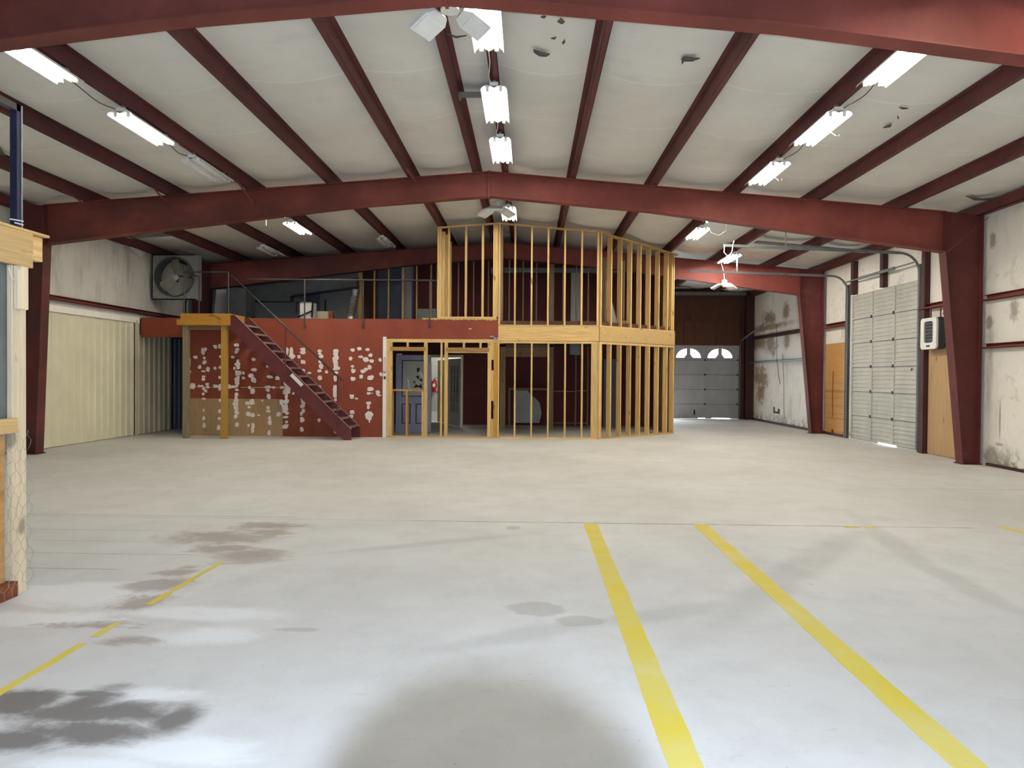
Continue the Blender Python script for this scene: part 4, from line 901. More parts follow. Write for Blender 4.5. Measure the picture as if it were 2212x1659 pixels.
# upper walls: left part on the red wall, right part on the rim board
t = thing('stud_wall', 'short upper stud wall left of the ridge on the red wall', 'stud wall', (-1.6, YF, 2.975), 'open pine stud walls of the loft')
xa, xb = px(945, 600), px(1077, 600); z0u = 2.976
def slope_bar(root, x0, x1, th=.04, y0=YF, d=.09, name='top_plate', dz=0.0):
    b = MB(); b.prism([(x0, y0, zr(x0)-th+dz), (x1, y0, zr(x1)-th+dz), (x1, y0, zr(x1)-.004+dz), (x0, y0, zr(x0)-.004+dz)], (0, d, 0)); return build(name, b, 'woodx', root)
slope_bar(t, xa, px(1064.5, 600)); bar(t, xa, xb-.05, z0u, z0u+.035, name='bottom_plate')
zt = lambda x: zr(x)-.045
for x0, x1 in ((944.5, 948.6), (949, 953.5)): stud(t, px(x0, 600), px(x1, 600), z0u+.035, zt(px(x0, 600)))
for k, (x0, x1, y0) in enumerate(((954.5, 961, YF+.35), (962, 966, YF+.7), (966.5, 971, YF+1.1), (971.3, 975, YF+1.6))): stud(t, px(x0, 600, y0), px(x1, 600, y0), z0u, zr(px(x0, 600, y0))-.05, y0=y0, d=.14, name='return_stud')
for x0, x1 in ((967, 971.5), (1004, 1008.6), (1040.3, 1045)): stud(t, px(x0, 600), px(x1, 600), z0u+.035, zt(px(x0, 600)))
stud(t, px(1065, 600), px(1075.6, 600), z0u+.035, zt(px(1070, 600)), y0=YF, d=.04)
t = thing('stud_wall', 'tall upper stud wall right of the ridge on the rim board', 'stud wall', (.5, YF, 2.78), 'open pine stud walls of the loft')
zB = 2.778
bar(t, -.76, XC, zB, zB+.04, name='bottom_plate', y0=YF-.012, d=.1)
b = MB(); b.prism([(-.90, YF, zr(-.76)-.045), (-.76, YF, zr(-.76)-.042), (XC, YF, zr(XC)-.042), (XC, YF, zr(XC)-.004), (-.76, YF, zr(-.76)-.004), (-.90, YF, zr(-.9)-.004)], (0, .09, 0)); build('top_plate', b, 'woodx', t)
stud(t, px(1076.6, 600), px(1081, 600), zB+.04, zt(px(1079, 600))); stud(t, px(1081.6, 600, YF+.15), px(1086, 600, YF+.15), 2.93, zt(px(1079, 600)), y0=YF+.15, d=.5, name='return_stud', mat='oldz')
for x in (1112.6, 1148.6, 1184.2, 1220.4, 1257): stud(t, px(x, 600)-.021, px(x, 600)+.021, zB+.04, zt(px(x, 600)))
stud(t, px(1289.8, 600), px(1294.2, 600), zB+.04, zt(px(1291, 600))); stud(t, px(1294.6, 600), XC, zB+.04, zt(XC), y0=YF+.03, d=.06, mat='headx' and 'yellowz')
t = thing('stud_wall', 'tall upper angled stud wall at the right corner of the loft', 'stud wall', (2.8, 17.3, 2.78), 'open pine stud walls of the loft')
astud(t, 0, AL, zB, zB+.04, mat='woodx', name='bottom_plate')
b = MB(); ang = lambda u: (AX+(BX-AX)*u/AL)
b.prism([(0, 0, zr(ang(0))-.042), (AL+.12, 0, zr(ang(AL))-.042), (AL+.12, 0, zr(ang(AL))-.004), (0, 0, zr(ang(0))-.004)], (0, .14, 0)); b.xf(MT); build('top_plate', b, 'woodx', t)
for k in range(0, 8): u = .055+k*.368; astud(t, u-.019, u+.019, zB+.04, zr(ang(u))-.046, d=.14)
for u in (AL-.12, AL-.045): astud(t, u-.019, u+.019, zB+.04, zr(ang(AL))-.046, d=.14)
for k, u in enumerate((1.15, 1.75, 2.3, 2.55)): astud(t, u, u+.038, 2.93, zr(ang(u))-.3, d=.14, n0=.9-.1*k, mat='oldz', name='back_stud')
b = MB(); b.beam((2.38, 17.36, 2.975), (2.62, 17.56, 2.975), .12, .09); one('timber_offcuts', b, 'headx', 'brown timber offcut lying at the foot of the angled upper studs', 'timber offcut')
# back stud wall on the loft
YB = 19.4
t = thing('stud_wall', 'dim back row of thin studs on the loft behind the far rafter', 'stud wall', (-1.5, YB, 2.93), 'open pine stud walls of the loft')
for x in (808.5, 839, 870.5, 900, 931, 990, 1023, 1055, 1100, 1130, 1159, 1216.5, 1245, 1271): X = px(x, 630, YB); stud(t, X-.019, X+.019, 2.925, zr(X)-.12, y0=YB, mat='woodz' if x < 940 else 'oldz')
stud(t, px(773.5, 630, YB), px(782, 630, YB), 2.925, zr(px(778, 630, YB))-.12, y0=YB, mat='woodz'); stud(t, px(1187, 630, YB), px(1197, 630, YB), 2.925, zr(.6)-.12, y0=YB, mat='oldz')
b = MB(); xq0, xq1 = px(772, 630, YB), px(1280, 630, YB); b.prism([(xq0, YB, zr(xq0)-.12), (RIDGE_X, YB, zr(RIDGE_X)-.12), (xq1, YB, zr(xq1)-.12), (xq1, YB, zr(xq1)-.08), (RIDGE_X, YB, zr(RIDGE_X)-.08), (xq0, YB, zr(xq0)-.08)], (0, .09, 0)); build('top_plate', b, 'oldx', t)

# ================================================================== STAIR, LANDING, RAILS
t = thing('steel_stair', 'steep maroon steel stair rising left to the loft landing', 'stair', (-5.6, 15.9, 0))
ST = [(-7.078, 2.95), (-6.98, 2.95), (-4.19, .26), (-4.19, 0.0), (-4.37, 0.0), (-7.078, 2.60)]
for yv in (15.56, 16.36):
    b = MB(); b.prism([(x, yv-.012, z) for x, z in ST], (0, .024, 0)); s_ = build('stringer', b, 'stair_red', t)
    b = MB(); b.beam((-6.98, yv, 2.952), (-4.19, yv, .262), .05, .012, up=(0, 0, 1)); build('stringer_edge', b, 'stair_edge', s_)
for i in range(13):
    x = -6.83+i*.2085; z = 2.905-(x+6.98)*.964-.035
    b = MB(); b.box((x-.09, 15.575, z-.02), (x+.085, 16.345, z)); tr = build('tread', b, 'stair_red', t)
    b = MB(); b.box((x+.085, 15.575, z-.04), (x+.095, 16.345, z+.002)); b.box((x+.05, 15.575, z), (x+.085, 16.345, z+.003)); build('nosing', b, 'tread', tr)
b = MB(); A0 = Vector((-7.07, 15.53, 3.90)); A1 = Vector((-4.41, 15.55, 1.41)); b.tube([A0, A1], .019, 8); build('handrail', b, 'conduit', t, smooth=True)
for p in ((617, 705, 800), (729, 850, 915)):
    c = onY(p[0], p[1], 15.55); k = (c.x-A0.x)/(A1.x-A0.x); zt = A0.z+(A1.z-A0.z)*k; zs = 2.95-(c.x+6.98)*.964
    b = MB(); b.tube([(c.x, 15.54, zs-.25), (c.x, 15.55, zt)], .017, 8); build('rail_post', b, 'stair_red', t)
c1 = onY(629, 809, 15.53); c2 = onY(653, 833, 15.53)
b = MB(); b.beam(c1, c2, .006, .085, up=(1, 0, .9)); build('label_strip', b, 'white', t, label='worn white label strip on the stringer')
# landing
t = thing('stair_landing', 'orange timber landing on posts at the head of the stair', 'landing', (-7.7, 16.0, 0))
b = MB(); b.box((-8.27, 15.52, 2.835), (-7.10, 15.56, 2.975)); b.box((-8.35, 15.50, 2.70), (-7.085, 15.56, 2.832)); build('front_joist', b, 'orangex', t)
b = MB(); b.box((-7.14, 15.56, 2.72), (-7.10, YF-.01, 2.955)); b.box((-8.27, 15.56, 2.72), (-8.23, YF-.01, 2.955)); b.box((-7.72, 15.56, 2.72), (-7.68, YF-.01, 2.955)); build('side_joist', b, 'orangex', t)
b = MB()
for k in range(6): b.box((-8.27, 15.565+k*.137, 2.957), (-7.10, 15.565+k*.137+.132, 2.98))
build('deck_board', b, 'orangex', t)
b = MB(); xa, xb = onY(395, 820, 15.62).x, onY(407, 820, 15.62).x; b.box((xa, 15.60, 0), (xb, 15.70, 2.70)); build('post', b, 'greyz', t, label='weathered grey post')
b = MB(); xa, xb = onY(478, 820, 15.62).x, onY(490, 820, 15.62).x; b.box((xa, 15.60, 0), (xb, 15.70, 2.70)); build('post', b, 'yellowz', t, label='yellow post')
b = MB(); b.box((-8.27, 15.62, 2.60), (-7.15, 15.66, 2.70)); build('ledger', b, 'oldx', t)
t = thing('landing_rail', 'thin dark pipe rail around the timber landing', 'railing', (-7.7, 16.0, 2.98))
b = MB(); b.tube([(-7.15, 15.585, 2.98), (-7.15, 15.585, 3.97)], .018, 8); build('rail_post', b, 'conduit', t)
b = MB(); b.tube([(-8.22, 15.60, 2.981), (-8.22, 15.60, 3.97)], .018, 8); build('rail_post', b, 'conduit', t)
b = MB(); b.tube([(-8.24, 16.34, 2.98), (-8.24, 16.34, 3.97)], .018, 8); build('rail_post', b, 'conduit', t)
b = MB(); b.tube([(-7.15, 15.585, 3.97), (-8.22, 15.60, 3.97), (-8.24, 16.34, 3.97)], .018, 8); build('top_rail', b, 'conduit', t)
t = thing('loft_rail', 'grey pipe guard rail along the front edge of the loft', 'railing', (-4.5, YF, 2.75))
b = MB(); b.tube([(-7.04, YF-.02, 3.915), (-2.30, YF-.02, 3.905)], .02, 8); build('top_rail', b, 'conduit', t)
for x in (658.5, 785, 928.5):
    X = onY(x, 690, YF).x; b = MB(); b.tube([(X, YF-.02, 2.74), (X, YF-.02, 3.905)], .018, 8); b.box((X-.03, YF-.03, 2.72), (X+.03, YF-.002, 2.79)); build('rail_post', b, 'conduit', t)

# ================================================================== FAN
fy = 16.98; fx0, fx1, fz0, fz1 = -9.80, -8.60, 3.47, 4.63
t = thing('exhaust_fan', 'big square galvanised exhaust fan on the loft by the left wall', 'fan', ((fx0+fx1)/2, fy, 2.93))
cx, cz, R = (fx0+fx1)/2+.0, (fz0+fz1)/2, .515
b = MB(); N = 48
for i in range(N):
    a = 2*math.pi*i/N; ca, sa = math.cos(a), math.sin(a); k = 1/max(abs(ca), abs(sa)); hw, hh = (fx1-fx0)/2, (fz1-fz0)/2
    b.v += [Vector((cx+ca*R, fy, cz+sa*R)), Vector((cx+ca*k*hw, fy, cz+sa*k*hh)), Vector((cx+ca*R, fy+.012, cz+sa*R)), Vector((cx+ca*k*hw, fy+.012, cz+sa*k*hh))]
for i in range(N):
    j = (i+1) % N; b.f += [(4*i, 4*j, 4*j+1, 4*i+1), (4*i+2, 4*i+3, 4*j+3, 4*j+2), (4*i+1, 4*j+1, 4*j+3, 4*i+3), (4*i, 4*i+2, 4*j+2, 4*j)]; b.mi += [0]*4
b.box((fx0, fy, fz1-.02), (fx1, fy+.14, fz1)); b.box((fx0, fy, fz0), (fx1, fy+.14, fz0+.02)); b.box((fx0, fy, fz0), (fx0+.02, fy+.14, fz1))
build('fan_panel', b, 'galv', t)
b = MB(); b.box((fx1-.015, fy-.03, fz0-.02), (fx1+.03, fy+.16, fz1)); build('side_flange', b, 'galv', t)
b = MB(); b.ring((cx, fy, cz), R-.03, R+.005, -.05, .25); build('shroud_ring', b, 'duct', t, smooth=False)
b = MB(); b.tube([(cx, fy+.05, cz), (cx, fy+.16, cz)], .075, 16); build('hub', b, 'chrome', t)
for k in range(3):
    a = math.radians(100+k*120); b = MB(); vs = []
    d = Vector((math.cos(a), 0, math.sin(a))); s_ = Vector((-math.sin(a), 0, math.cos(a)))
    out = [(.07, -.05), (.20, -.13), (.38, -.17), (.47, -.12), (.48, .06), (.38, .12), (.2, .09), (.07, .05)]
    b.prism([Vector((cx, fy+.10, cz))+d*r+s_*w+Vector((0, w*.35, 0)) for r, w in out], (0, .006, 0)); build('fan_blade', b, 'fanwhite', t)
b = MB(); b.box((cx-.48, fy+.21, cz-.09), (cx+.48, fy+.25, cz-.055)); b.box((cx-.66, fy+.20, cz-.10), (cx-.35, fy+.23, cz-.07)); b.box((cx+.2, fy+.2, cz-.02), (cx+.5, fy+.24, cz+.03)); b.tube([(cx, fy+.16, cz), (cx, fy+.42, cz)], .09, 12); build('motor_bracket', b, 'black', t)
b = MB()
for x in (onY(318, 660, fy).x, onY(398, 660, fy).x): b.box((x-.022, fy+.02, 2.925), (x+.022, fy+.07, fz0+.02))
build('leg', b, 'black', t)
b = MB(); P = onY(250, 518, 15.9)
b.tube([(fx0+.05, fy+.05, fz1), (fx0+.75, fy-.1, zr(-9)-.02)], .006, 6); b.tube([(fx1-.05, fy+.05, fz1), (fx0+.75, fy-.1, zr(-9)-.02)], .006, 6); build('hanging_wire', b, 'conduit', t)
b = MB(); b.tube([(-9.45, 14.2, zr(-9.45)+.10), (-9.2, 16.9, 4.66)], .008, 6); one('hanging_cable', b, 'black', 'thin dark cable slanting down to the top of the fan', 'cable')
b = MB(); P = [onX(x, y, XL+.06) for x, y in [(268, 524), (300, 522), (312, 545), (303, 556), (292, 546), (280, 532)]]; P = [Vector((q.x, q.y, min(q.z, 4.655))) for q in P]; b.prism(P, (.01, 0, 0)); one('loose_insulation', b, 'vinyl_ceiling', 'white flap of insulation drooping beside the fan', 'insulation flap')

# ================================================================== LOFT BACK AND CLUTTER
YK = 20.92
def board(x0, x1, y0_, y1_, Y, mat, name, lab, cat, th=.03, group=None, zmin=2.925, lean=0.0):
    a = onY((x0+x1)/2, y1_, Y); c = onY((x0+x1)/2, y0_, Y); b = MB(); xa, xb = onY(x0, y1_, Y).x, onY(x1, y1_, Y).x
    z0 = zmin
    b.prism([(xa, Y, z0), (xb, Y, z0), (xb+lean, Y, c.z), (xa+lean, Y, c.z)], (0, th, 0)); return one(name, b, mat, lab, cat, group)
# partition behind the loft (full height) with the lit doorway
dx0, dx1, dz_ = onY(931, 850, YK).x, onY(931, 850, YK).x+.95, 2.12
b = MB(); b.box((-5.2, YK, 0), (dx0, YK+.1, 2.52)); b.box((dx1, YK, 0), (3.95, YK+.1, 2.52)); b.box((dx0, YK, dz_), (dx1, YK+.1, 2.52))
b.prism([(-2.75, YK, 2.52), (3.95, YK, 2.52), (3.95, YK, zr(3.95)+.1), (RIDGE_X, YK, zr(RIDGE_X)+.1), (-2.75, YK, zr(-2.75)+.1)], (0, .1, 0))
struct('wall_rear_room', b, 'maroonwall', label='dark maroon partition at the back of the loft')
b = MB(); b.prism([(XL+.01, YK, 2.52), (-2.76, YK, 2.52), (-2.76, YK, zr(-2.76)+.1), (XL+.01, YK, zr(XL)+.1)], (0, .1, 0)); b.box((XL+.01, YK, 0), (-5.22, YK+.1, 2.52)); struct('wall_rear_left', b, 'drywall', label='grey drywall at the back of the loft on the left')
b = MB(); b.box((3.93, 18.34, 0), (3.99, YE, 2.52)); b.prism([(3.93, 19.6, 2.52), (3.93, YE, 2.52), (3.93, YE, zr(3.95)+.1), (3.93, 19.6, zr(3.95)+.1)], (.06, 0, 0)); struct('wall_side_room', b, 'plyz')
b = MB(); b.box((-5.2, YF+.06, 0), (-5.12, YK, 2.52)); struct('wall_inner_left', b, 'maroonwall')
# corridor behind the doorway
b = MB(); b.box((-5.0, 22.9, 0), (-.4, 23.0, 2.5)); b.box((-5.0, YK+.1, 2.5), (-.4, 23.0, 2.56)); b.box((-5.06, YK+.1, 0), (-5.0, 23.0, 2.56)); b.box((-.4, YK+.1, 0), (-.34, 23.0, 2.56)); struct('wall_corridor', b, 'drywallpale', label='pale corridor wall seen through the open doorway')
cl = bpy.data.lights.new('corridor_lamp', 'POINT'); cl.energy = 70; cl.color = (1, .95, .84); cl.shadow_soft_size = .2
clo = bpy.data.objects.new('corridor_lamp', cl); COL.objects.link(clo); clo.location = (-2.3, 21.9, 2.3)
b = MB(); b.box((dx0-.07, YK-.02, 0), (dx0, YK+.12, dz_)); b.box((dx1, YK-.02, 0), (dx1+.07, YK+.12, dz_)); b.box((dx0-.07, YK-.02, dz_), (dx1+.07, YK+.12, dz_+.08)); struct('trim_3', b, 'cream', label='cream frame of the lit doorway')
b = MB(); b.box((-3.6, 22.6, 0), (-2.75, 22.88, .30)); one('white_bench', b, 'white', 'low white box against the corridor wall through the doorway', 'box')
b = MB(); b.box((-3.02, 22.55, .302), (-2.80, 22.75, .36)); one('dark_item', b, 'black', 'small dark item on the low white box in the corridor', 'item')
c = onY(937.5, 833, 22.75); t = thing('fire_extinguisher', 'red fire extinguisher on the corridor wall seen through the doorway', 'fire extinguisher', (c.x, 22.8, onY(937, 848, 22.75).z))
z0 = onY(937, 847, 22.75).z
b = MB(); b.tube([(c.x, 22.8, z0), (c.x, 22.8, z0+.02), (c.x, 22.8, z0+.34), (c.x, 22.8, z0+.39), (c.x, 22.8, z0+.41)], [.06, .068, .068, .04, .025], 16); build('cylinder', b, 'red', t, smooth=True)
b = MB(); b.box((c.x-.02, 22.78, z0+.41), (c.x+.02, 22.82, z0+.45)); b.beam((c.x, 22.8, z0+.47), (c.x+.09, 22.76, z0+.5), .02, .012); build('valve', b, 'black', t)
b = MB(); b.tube([(c.x+.02, 22.79, z0+.43), (c.x+.09, 22.77, z0+.36), (c.x+.085, 22.77, z0+.15)], .012, 8); build('hose', b, 'black', t)
b = MB(); b.box((c.x-.045, 22.726, z0+.18), (c.x+.045, 22.733, z0+.29)); build('label_plate', b, 'white', t)
b = MB(); b.box((c.x-.05, 22.86, z0+.1), (c.x+.05, 22.895, z0+.4)); build('bracket', b, 'red', t)
# white inner door standing open in the corridor
def leaf(root, hinge, end, w0, w1, mat, th=.04):
    pass
def hinged(name, lab, cat, hx, hy, ex, ey):
    a = math.atan2(ey-hy, ex-hx); return Matrix.Translation((hx, hy, 0)) @ Matrix.Rotation(a, 4, 'Z'), math.hypot(ex-hx, ey-hy)
t = thing('panel_door', 'cream panel door standing open in the lit corridor doorway', 'door', (-2.8, 21.4, 0))
hx, hy = onY(945, 850, 21.75).x, 21.75; ex, ey = onY(966, 850, 21.0).x+.12, 21.06
mt, wd = hinged('', '', '', hx, hy, ex, ey)
b = MB(); b.box((0, 0, .02), (wd, .04, 2.04)); b.xf(mt); build('slab', b, 'cream', t)
b = MB()
for z0_, z1_ in ((.25, .85), (1.0, 1.5), (1.6, 1.9)):
    for s in (0, 1): x0 = .1+s*(wd/2-.05); b.box((x0, -.008, z0_), (x0+wd/2-.15, 0, z1_))
b.xf(mt); build('raised_panel', b, 'cream', t)
b = MB(); b.sphere((.07, -.06, 1.0), .03); b.tube([(.07, 0, 1.0), (.07, -.05, 1.0)], .012, 8); b.xf(mt); build('door_knob', b, 'brass', t, smooth=True)
# french door with small panes
t = thing('french_door', 'dirty white glazed door with small panes swung toward the stud wall', 'door', (-2.3, 20.2, 0))
hx, hy = onZ(967, 919).x-.02, 20.72; q = onZ(994.5, 924.5); ex, ey = q.x, q.y
mt, wd = hinged('', '', '', hx, hy, ex, ey)
b = MB(); gz0, gz1, gx0, gx1 = .42, 1.86, .17, wd-.24
b.box((0, 0, .02), (gx0, .04, 2.06)); b.box((gx1, 0, .02), (wd, .04, 2.06)); b.box((gx0, 0, .02), (gx1, .04, gz0)); b.box((gx0, 0, gz1), (gx1, .04, 2.06)); b.xf(mt); build('frame', b, 'whitetrim', t)
b = MB(); b.box((gx0, .016, gz0), (gx1, .022, gz1)); b.xf(mt); build('glass_pane', b, 'pane_dirty', t)
b = MB()
for k in (1, 2): x = gx0+(gx1-gx0)*k/3; b.box((x-.01, .006, gz0), (x+.01, .034, gz1))
for k in range(1, 5): z = gz0+(gz1-gz0)*k/5; b.box((gx0, .006, z-.01), (gx1, .034, z+.01))
b.xf(mt); build('glazing_bar', b, 'whitetrim', t)
b = MB(); b.sphere((wd-.08, -.05, 1.0), .028); b.xf(mt); build('door_knob', b, 'brass', t, smooth=True)
# blue grey half glazed door
bx0, bx1 = onY(855, 850, 17.75).x, onY(931, 850, 17.75).x; yb = 17.75
t = thing('half_glazed_door', 'blue grey door with cracked dusty glass standing behind the left stud opening', 'door', ((bx0+bx1)/2, yb, 0))
gx0, gx1 = onY(870, 800, yb).x, onY(917, 800, yb).x; gz0, gz1 = onY(890, 855, yb).z, onY(890, 780, yb).z; zt = onY(890, 767, yb).z
b = MB(); b.box((bx0, yb, .01), (gx0, yb+.045, zt)); b.box((gx1, yb, .01), (bx1, yb+.045, zt)); b.box((gx0, yb, .01), (gx1, yb+.045, gz0)); b.box((gx0, yb, gz1), (gx1, yb+.045, zt)); build('slab', b, 'bluegrey', t)
b = MB(); b.box((gx0, yb+.018, gz0), (gx1, yb+.026, gz1)); build('glass_pane', b, 'drywallpale', t, label='pale dusty cracked glass')
b = MB()
for a0, a1, c0, c1 in ((gx0-.02, gx1+.02, gz1, gz1+.02), (gx0-.02, gx1+.02, gz0-.02, gz0), (gx0-.02, gx0, gz0, gz1), (gx1, gx1+.02, gz0, gz1)): b.box((a0, yb-.012, c0), (a1, yb, c1))
build('glass_frame', b, 'navy', t)
b = MB()
for pts in ([(900, 797), (905, 793), (906, 800), (902, 806)], [(898, 813), (904, 811), (907, 820), (902, 818)], [(890, 828), (896, 822), (898, 832), (895, 826)], [(905, 822), (911, 817), (912, 824)], [(893, 838), (899, 830), (905, 834), (910, 828), (912, 840), (904, 836)], [(905, 795), (910, 798), (907, 797)]):
    P = [onY(x, y, yb+.014) for x, y in pts]; b.prism(P, (0, .003, 0))
build('broken_shard', b, 'black', t, label='dark jagged holes in the glass')
b = MB()
for pts in ([(906, 802), (911, 806), (915, 818), (911, 815)], [(880, 817), (883, 821), (885, 838), (889, 842), (883, 841)]): b.prism([onY(x, y, yb+.013) for x, y in pts], (0, .003, 0))
build('bright_shard', b, 'white', t)
pz0, pz1 = onY(880, 915, yb).z, onY(880, 872, yb).z
for xa, xb in ((868, 887), (898, 918)):
    x0, x1 = onY(xa, 890, yb).x, onY(xb, 890, yb).x; b = MB()
    for a0, a1, c0, c1 in ((x0, x1, pz1-.02, pz1), (x0, x1, pz0, pz0+.02), (x0, x0+.025, pz0, pz1), (x1-.025, x1, pz0, pz1)): b.box((a0, yb-.006, c0), (a1, yb, c1))
    build('panel_moulding', b, 'navy', t)
b = MB(); c = onY(925, 864, yb); b.sphere((c.x, yb-.05, c.z), .03); b.tube([(c.x, yb, c.z), (c.x, yb-.04, c.z)], .012, 8); build('door_knob', b, 'chrome', t, smooth=True)
b = MB(); b.tube([(bx0+.01, yb+.022, zt+.021), (bx0+.16, yb+.022, zt+.021)], .02, 6); one('pipe_stub', b, 'white', 'short white pipe above the blue grey door', 'pipe')
# inner opening frame behind the middle studs
YI = 19.3
t = thing('opening_frame', 'dim brown timber opening frame inside the room behind the middle studs', 'door frame', (onY(1137, 850, YI).x, YI, 0))
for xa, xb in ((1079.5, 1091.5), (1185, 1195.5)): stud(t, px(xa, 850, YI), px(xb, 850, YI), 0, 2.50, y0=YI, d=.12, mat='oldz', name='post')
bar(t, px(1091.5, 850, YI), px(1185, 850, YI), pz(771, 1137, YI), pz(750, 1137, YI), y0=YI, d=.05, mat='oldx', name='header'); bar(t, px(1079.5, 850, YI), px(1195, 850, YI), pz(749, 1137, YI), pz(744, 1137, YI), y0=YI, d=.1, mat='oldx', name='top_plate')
YP = 20.6
t = thing('wall_recess', 'low framed recess with a timber sill on the maroon back wall', 'wall recess', (onY(1137, 850, YP).x, YP, 0))
bar(t, px(1098, 850, YP), px(1182, 850, YP), pz(843, 1137, YP), pz(838, 1137, YP), y0=YP-.05, d=.2, mat='oldx', name='sill'); stud(t, px(1098, 850, YP), px(1102.5, 850, YP), 0, pz(843, 1137, YP), y0=YP, d=.06, mat='oldz', name='upright')
b = MB(); P = [(1112, 915), (1165, 915), (1170, 895), (1166, 872), (1157, 862), (1147, 855), (1140, 845), (1114, 845)]; b.prism([onY(x, y-1.5, YP+.08) for x, y in P], (0, .02, 0)); one('drywall_piece', b, 'drywallpale', 'ragged pale sheet of drywall standing in the recess behind the middle studs', 'drywall sheet')
YQ = 20.4
t = thing('stud_frame', 'thin dim stud frame in front of the dark back wall behind the right studs', 'stud frame', (onY(1245, 850, YQ).x, YQ, 0))
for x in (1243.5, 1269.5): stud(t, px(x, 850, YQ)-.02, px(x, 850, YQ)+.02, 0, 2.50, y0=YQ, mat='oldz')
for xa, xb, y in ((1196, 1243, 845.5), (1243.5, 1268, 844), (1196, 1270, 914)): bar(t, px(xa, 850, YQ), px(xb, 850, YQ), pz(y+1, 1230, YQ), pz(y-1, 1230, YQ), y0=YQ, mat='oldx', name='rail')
b = MB(); P = [(1231, 748), (1238, 748), (1253, 748), (1253, 767), (1240, 767), (1231, 766)]; P = [onY(x, y, 19.9) for x, y in P]; P[0].z = P[1].z = P[2].z = 2.519; b.prism(P, (0, .15, 0)); one('foil_bundle', b, 'galvdull', 'dull silver bundle tucked under the loft floor behind the right studs', 'foil bundle')
board(1303, 1332, 776, 914, 20.5, 'bluewall', 'blue_wallboard', 'blue grey panel leaning behind the first angled studs', 'wall panel', zmin=0.0)
t = thing('stud_wall', 'second shadowed row of studs just inside the angled lower wall', 'stud wall', (3.5, 18.9, 0))
for k in range(5): b = MB(); y = 18.55+k*.42; b.box((3.80, y, .04), (3.92, y+.04, 2.48)); build('stud', b, 'headx', t)
b = MB(); b.box((3.80, 18.5, 0), (3.92, 20.9, .04)); build('bottom_plate', b, 'headx', t)
# upper loft background boards
board(545, 772, 636, 690, 20.6, 'drywall', 'drywall_sheet', 'grey drywall sheets standing behind the loft railing', 'drywall sheet')
board(783, 815, 560, 690, 20.5, 'plydark', 'brown_board', 'brown board behind the first loft studs left of the ridge', 'board')
board(815, 866, 560, 690, 20.6, 'bluewall', 'blue_wallboard', 'tall blue grey panel behind the loft studs left of the ridge', 'wall panel')
board(867, 889, 560, 690, 20.55, 'drywall', 'grey_board', 'narrow grey board beside the tall blue panel on the loft', 'board')
board(900, 942, 667, 690, 20.5, 'drywallpale', 'pale_board', 'low pale board under the maroon panel on the loft', 'board')
board(893, 942, 568, 667, 20.6, 'maroonwall', 'maroon_board', 'reddish brown board behind the loft studs next to the tall stud corner', 'board')
a = onY(1060, 577, 20.6); c = onY(1336, 588, 20.6)
b = MB(); b.box((a.x, 20.55, c.z-.03), (c.x, 20.75, c.z+.12)); one('pale_duct', b, 'galvdull', 'pale grey duct running across the back of the loft behind the upper studs', 'duct')
b = MB(); b.tube([(a.x+.1, 20.5, a.z-.12), (a.x+1.5, 20.5, a.z-.13)], .022, 8); one('thin_pipe', b, 'foilsil', 'thin shiny pipe below the pale duct behind the upper studs', 'pipe')
board(1232.5, 1245, 589, 706, 20.3, 'drywallpale', 'leaning_board', 'pale upright board behind the upper studs, left one of the pair', 'board', group='pale boards at the back of the loft')
board(1245.5, 1257, 589, 706, 20.35, 'drywall', 'leaning_board', 'greyer upright board touching the pale one behind the upper studs', 'board', group='pale boards at the back of the loft')
board(1322, 1337, 590, 706, 19.2, 'drywallpale', 'leaning_board', 'pale board leaning to the left behind the angled upper studs', 'board', group='pale boards at the back of the loft', lean=-.42)
# clutter by the railing
board(461, 487, 625, 675, 18.4, 'drywall', 'grey_wallboard', 'grey board leaning at the left end of the loft above the landing', 'board', lean=.08)
board(489, 531, 622, 690, 17.9, 'duct', 'air_handler', 'dark metal unit behind the top of the stair', 'air handler', th=.6)
t = thing('air_duct', 'dark metal air duct sloping up to the right behind the loft railing', 'duct', onY(600, 640, 19.0))
a = onY(533, 650, 19.0); c = onY(626, 606, 19.0); b = MB(); b.box((a.x, 19.0, a.z), (c.x, 19.35, c.z)); build('duct_box', b, 'duct', t)
P = [onY(x, y, 19.02) for x, y in [(612, 649), (626, 640), (770, 620), (770, 597), (626, 606)]]; b = MB(); b.prism(P, (0, .3, 0)); build('duct_run', b, 'duct', t)
b = MB(); b.beam(onY(630, 639, 19.0), onY(770, 621, 19.0), .06, .05); build('edge_strip', b, 'black', t)
for xx in (onY(536, 650, 19.0).x, onY(700, 640, 19.0).x): b = MB(); b.box((xx-.02, 19.1, 2.922), (xx+.02, 19.14, onY(600, 645, 19.0).z)); build('support_leg', b, 'black', t)
board(658, 690, 636, 672, 20.1, 'bluewall', 'blue_board', 'blue grey board behind the white box on the loft', 'board')
t = thing('white_crate', 'white box in a dark metal stand by the loft railing', 'box', onY(660, 688, 17.6))
a = onY(648, 681, 17.6); c = onY(673, 653, 17.6); b = MB(); b.box((a.x, 17.6, 2.95), (c.x, 18.0, c.z)); build('crate_body', b, 'whitetrim', t)
b = MB(); b.beam(onY(673.5, 686, 17.55), onY(676, 648, 17.55), .04, .04); b.beam(onY(643, 685, 17.55), onY(675, 671, 17.55), .04, .03); b.beam(onY(640, 677, 17.55), onY(641, 652, 17.55), .03, .03); b.beam(onY(640, 652, 17.55), onY(675, 652, 17.55), .02, .02); b.beam(onY(646, 640, 17.55), onY(654, 648, 17.55), .03, .03); build('stand', b, 'black', t)
board(678, 716, 672.5, 686, 18.2, 'cream', 'low_board', 'low cream board lying right of the white box on the loft', 'board', th=.3)
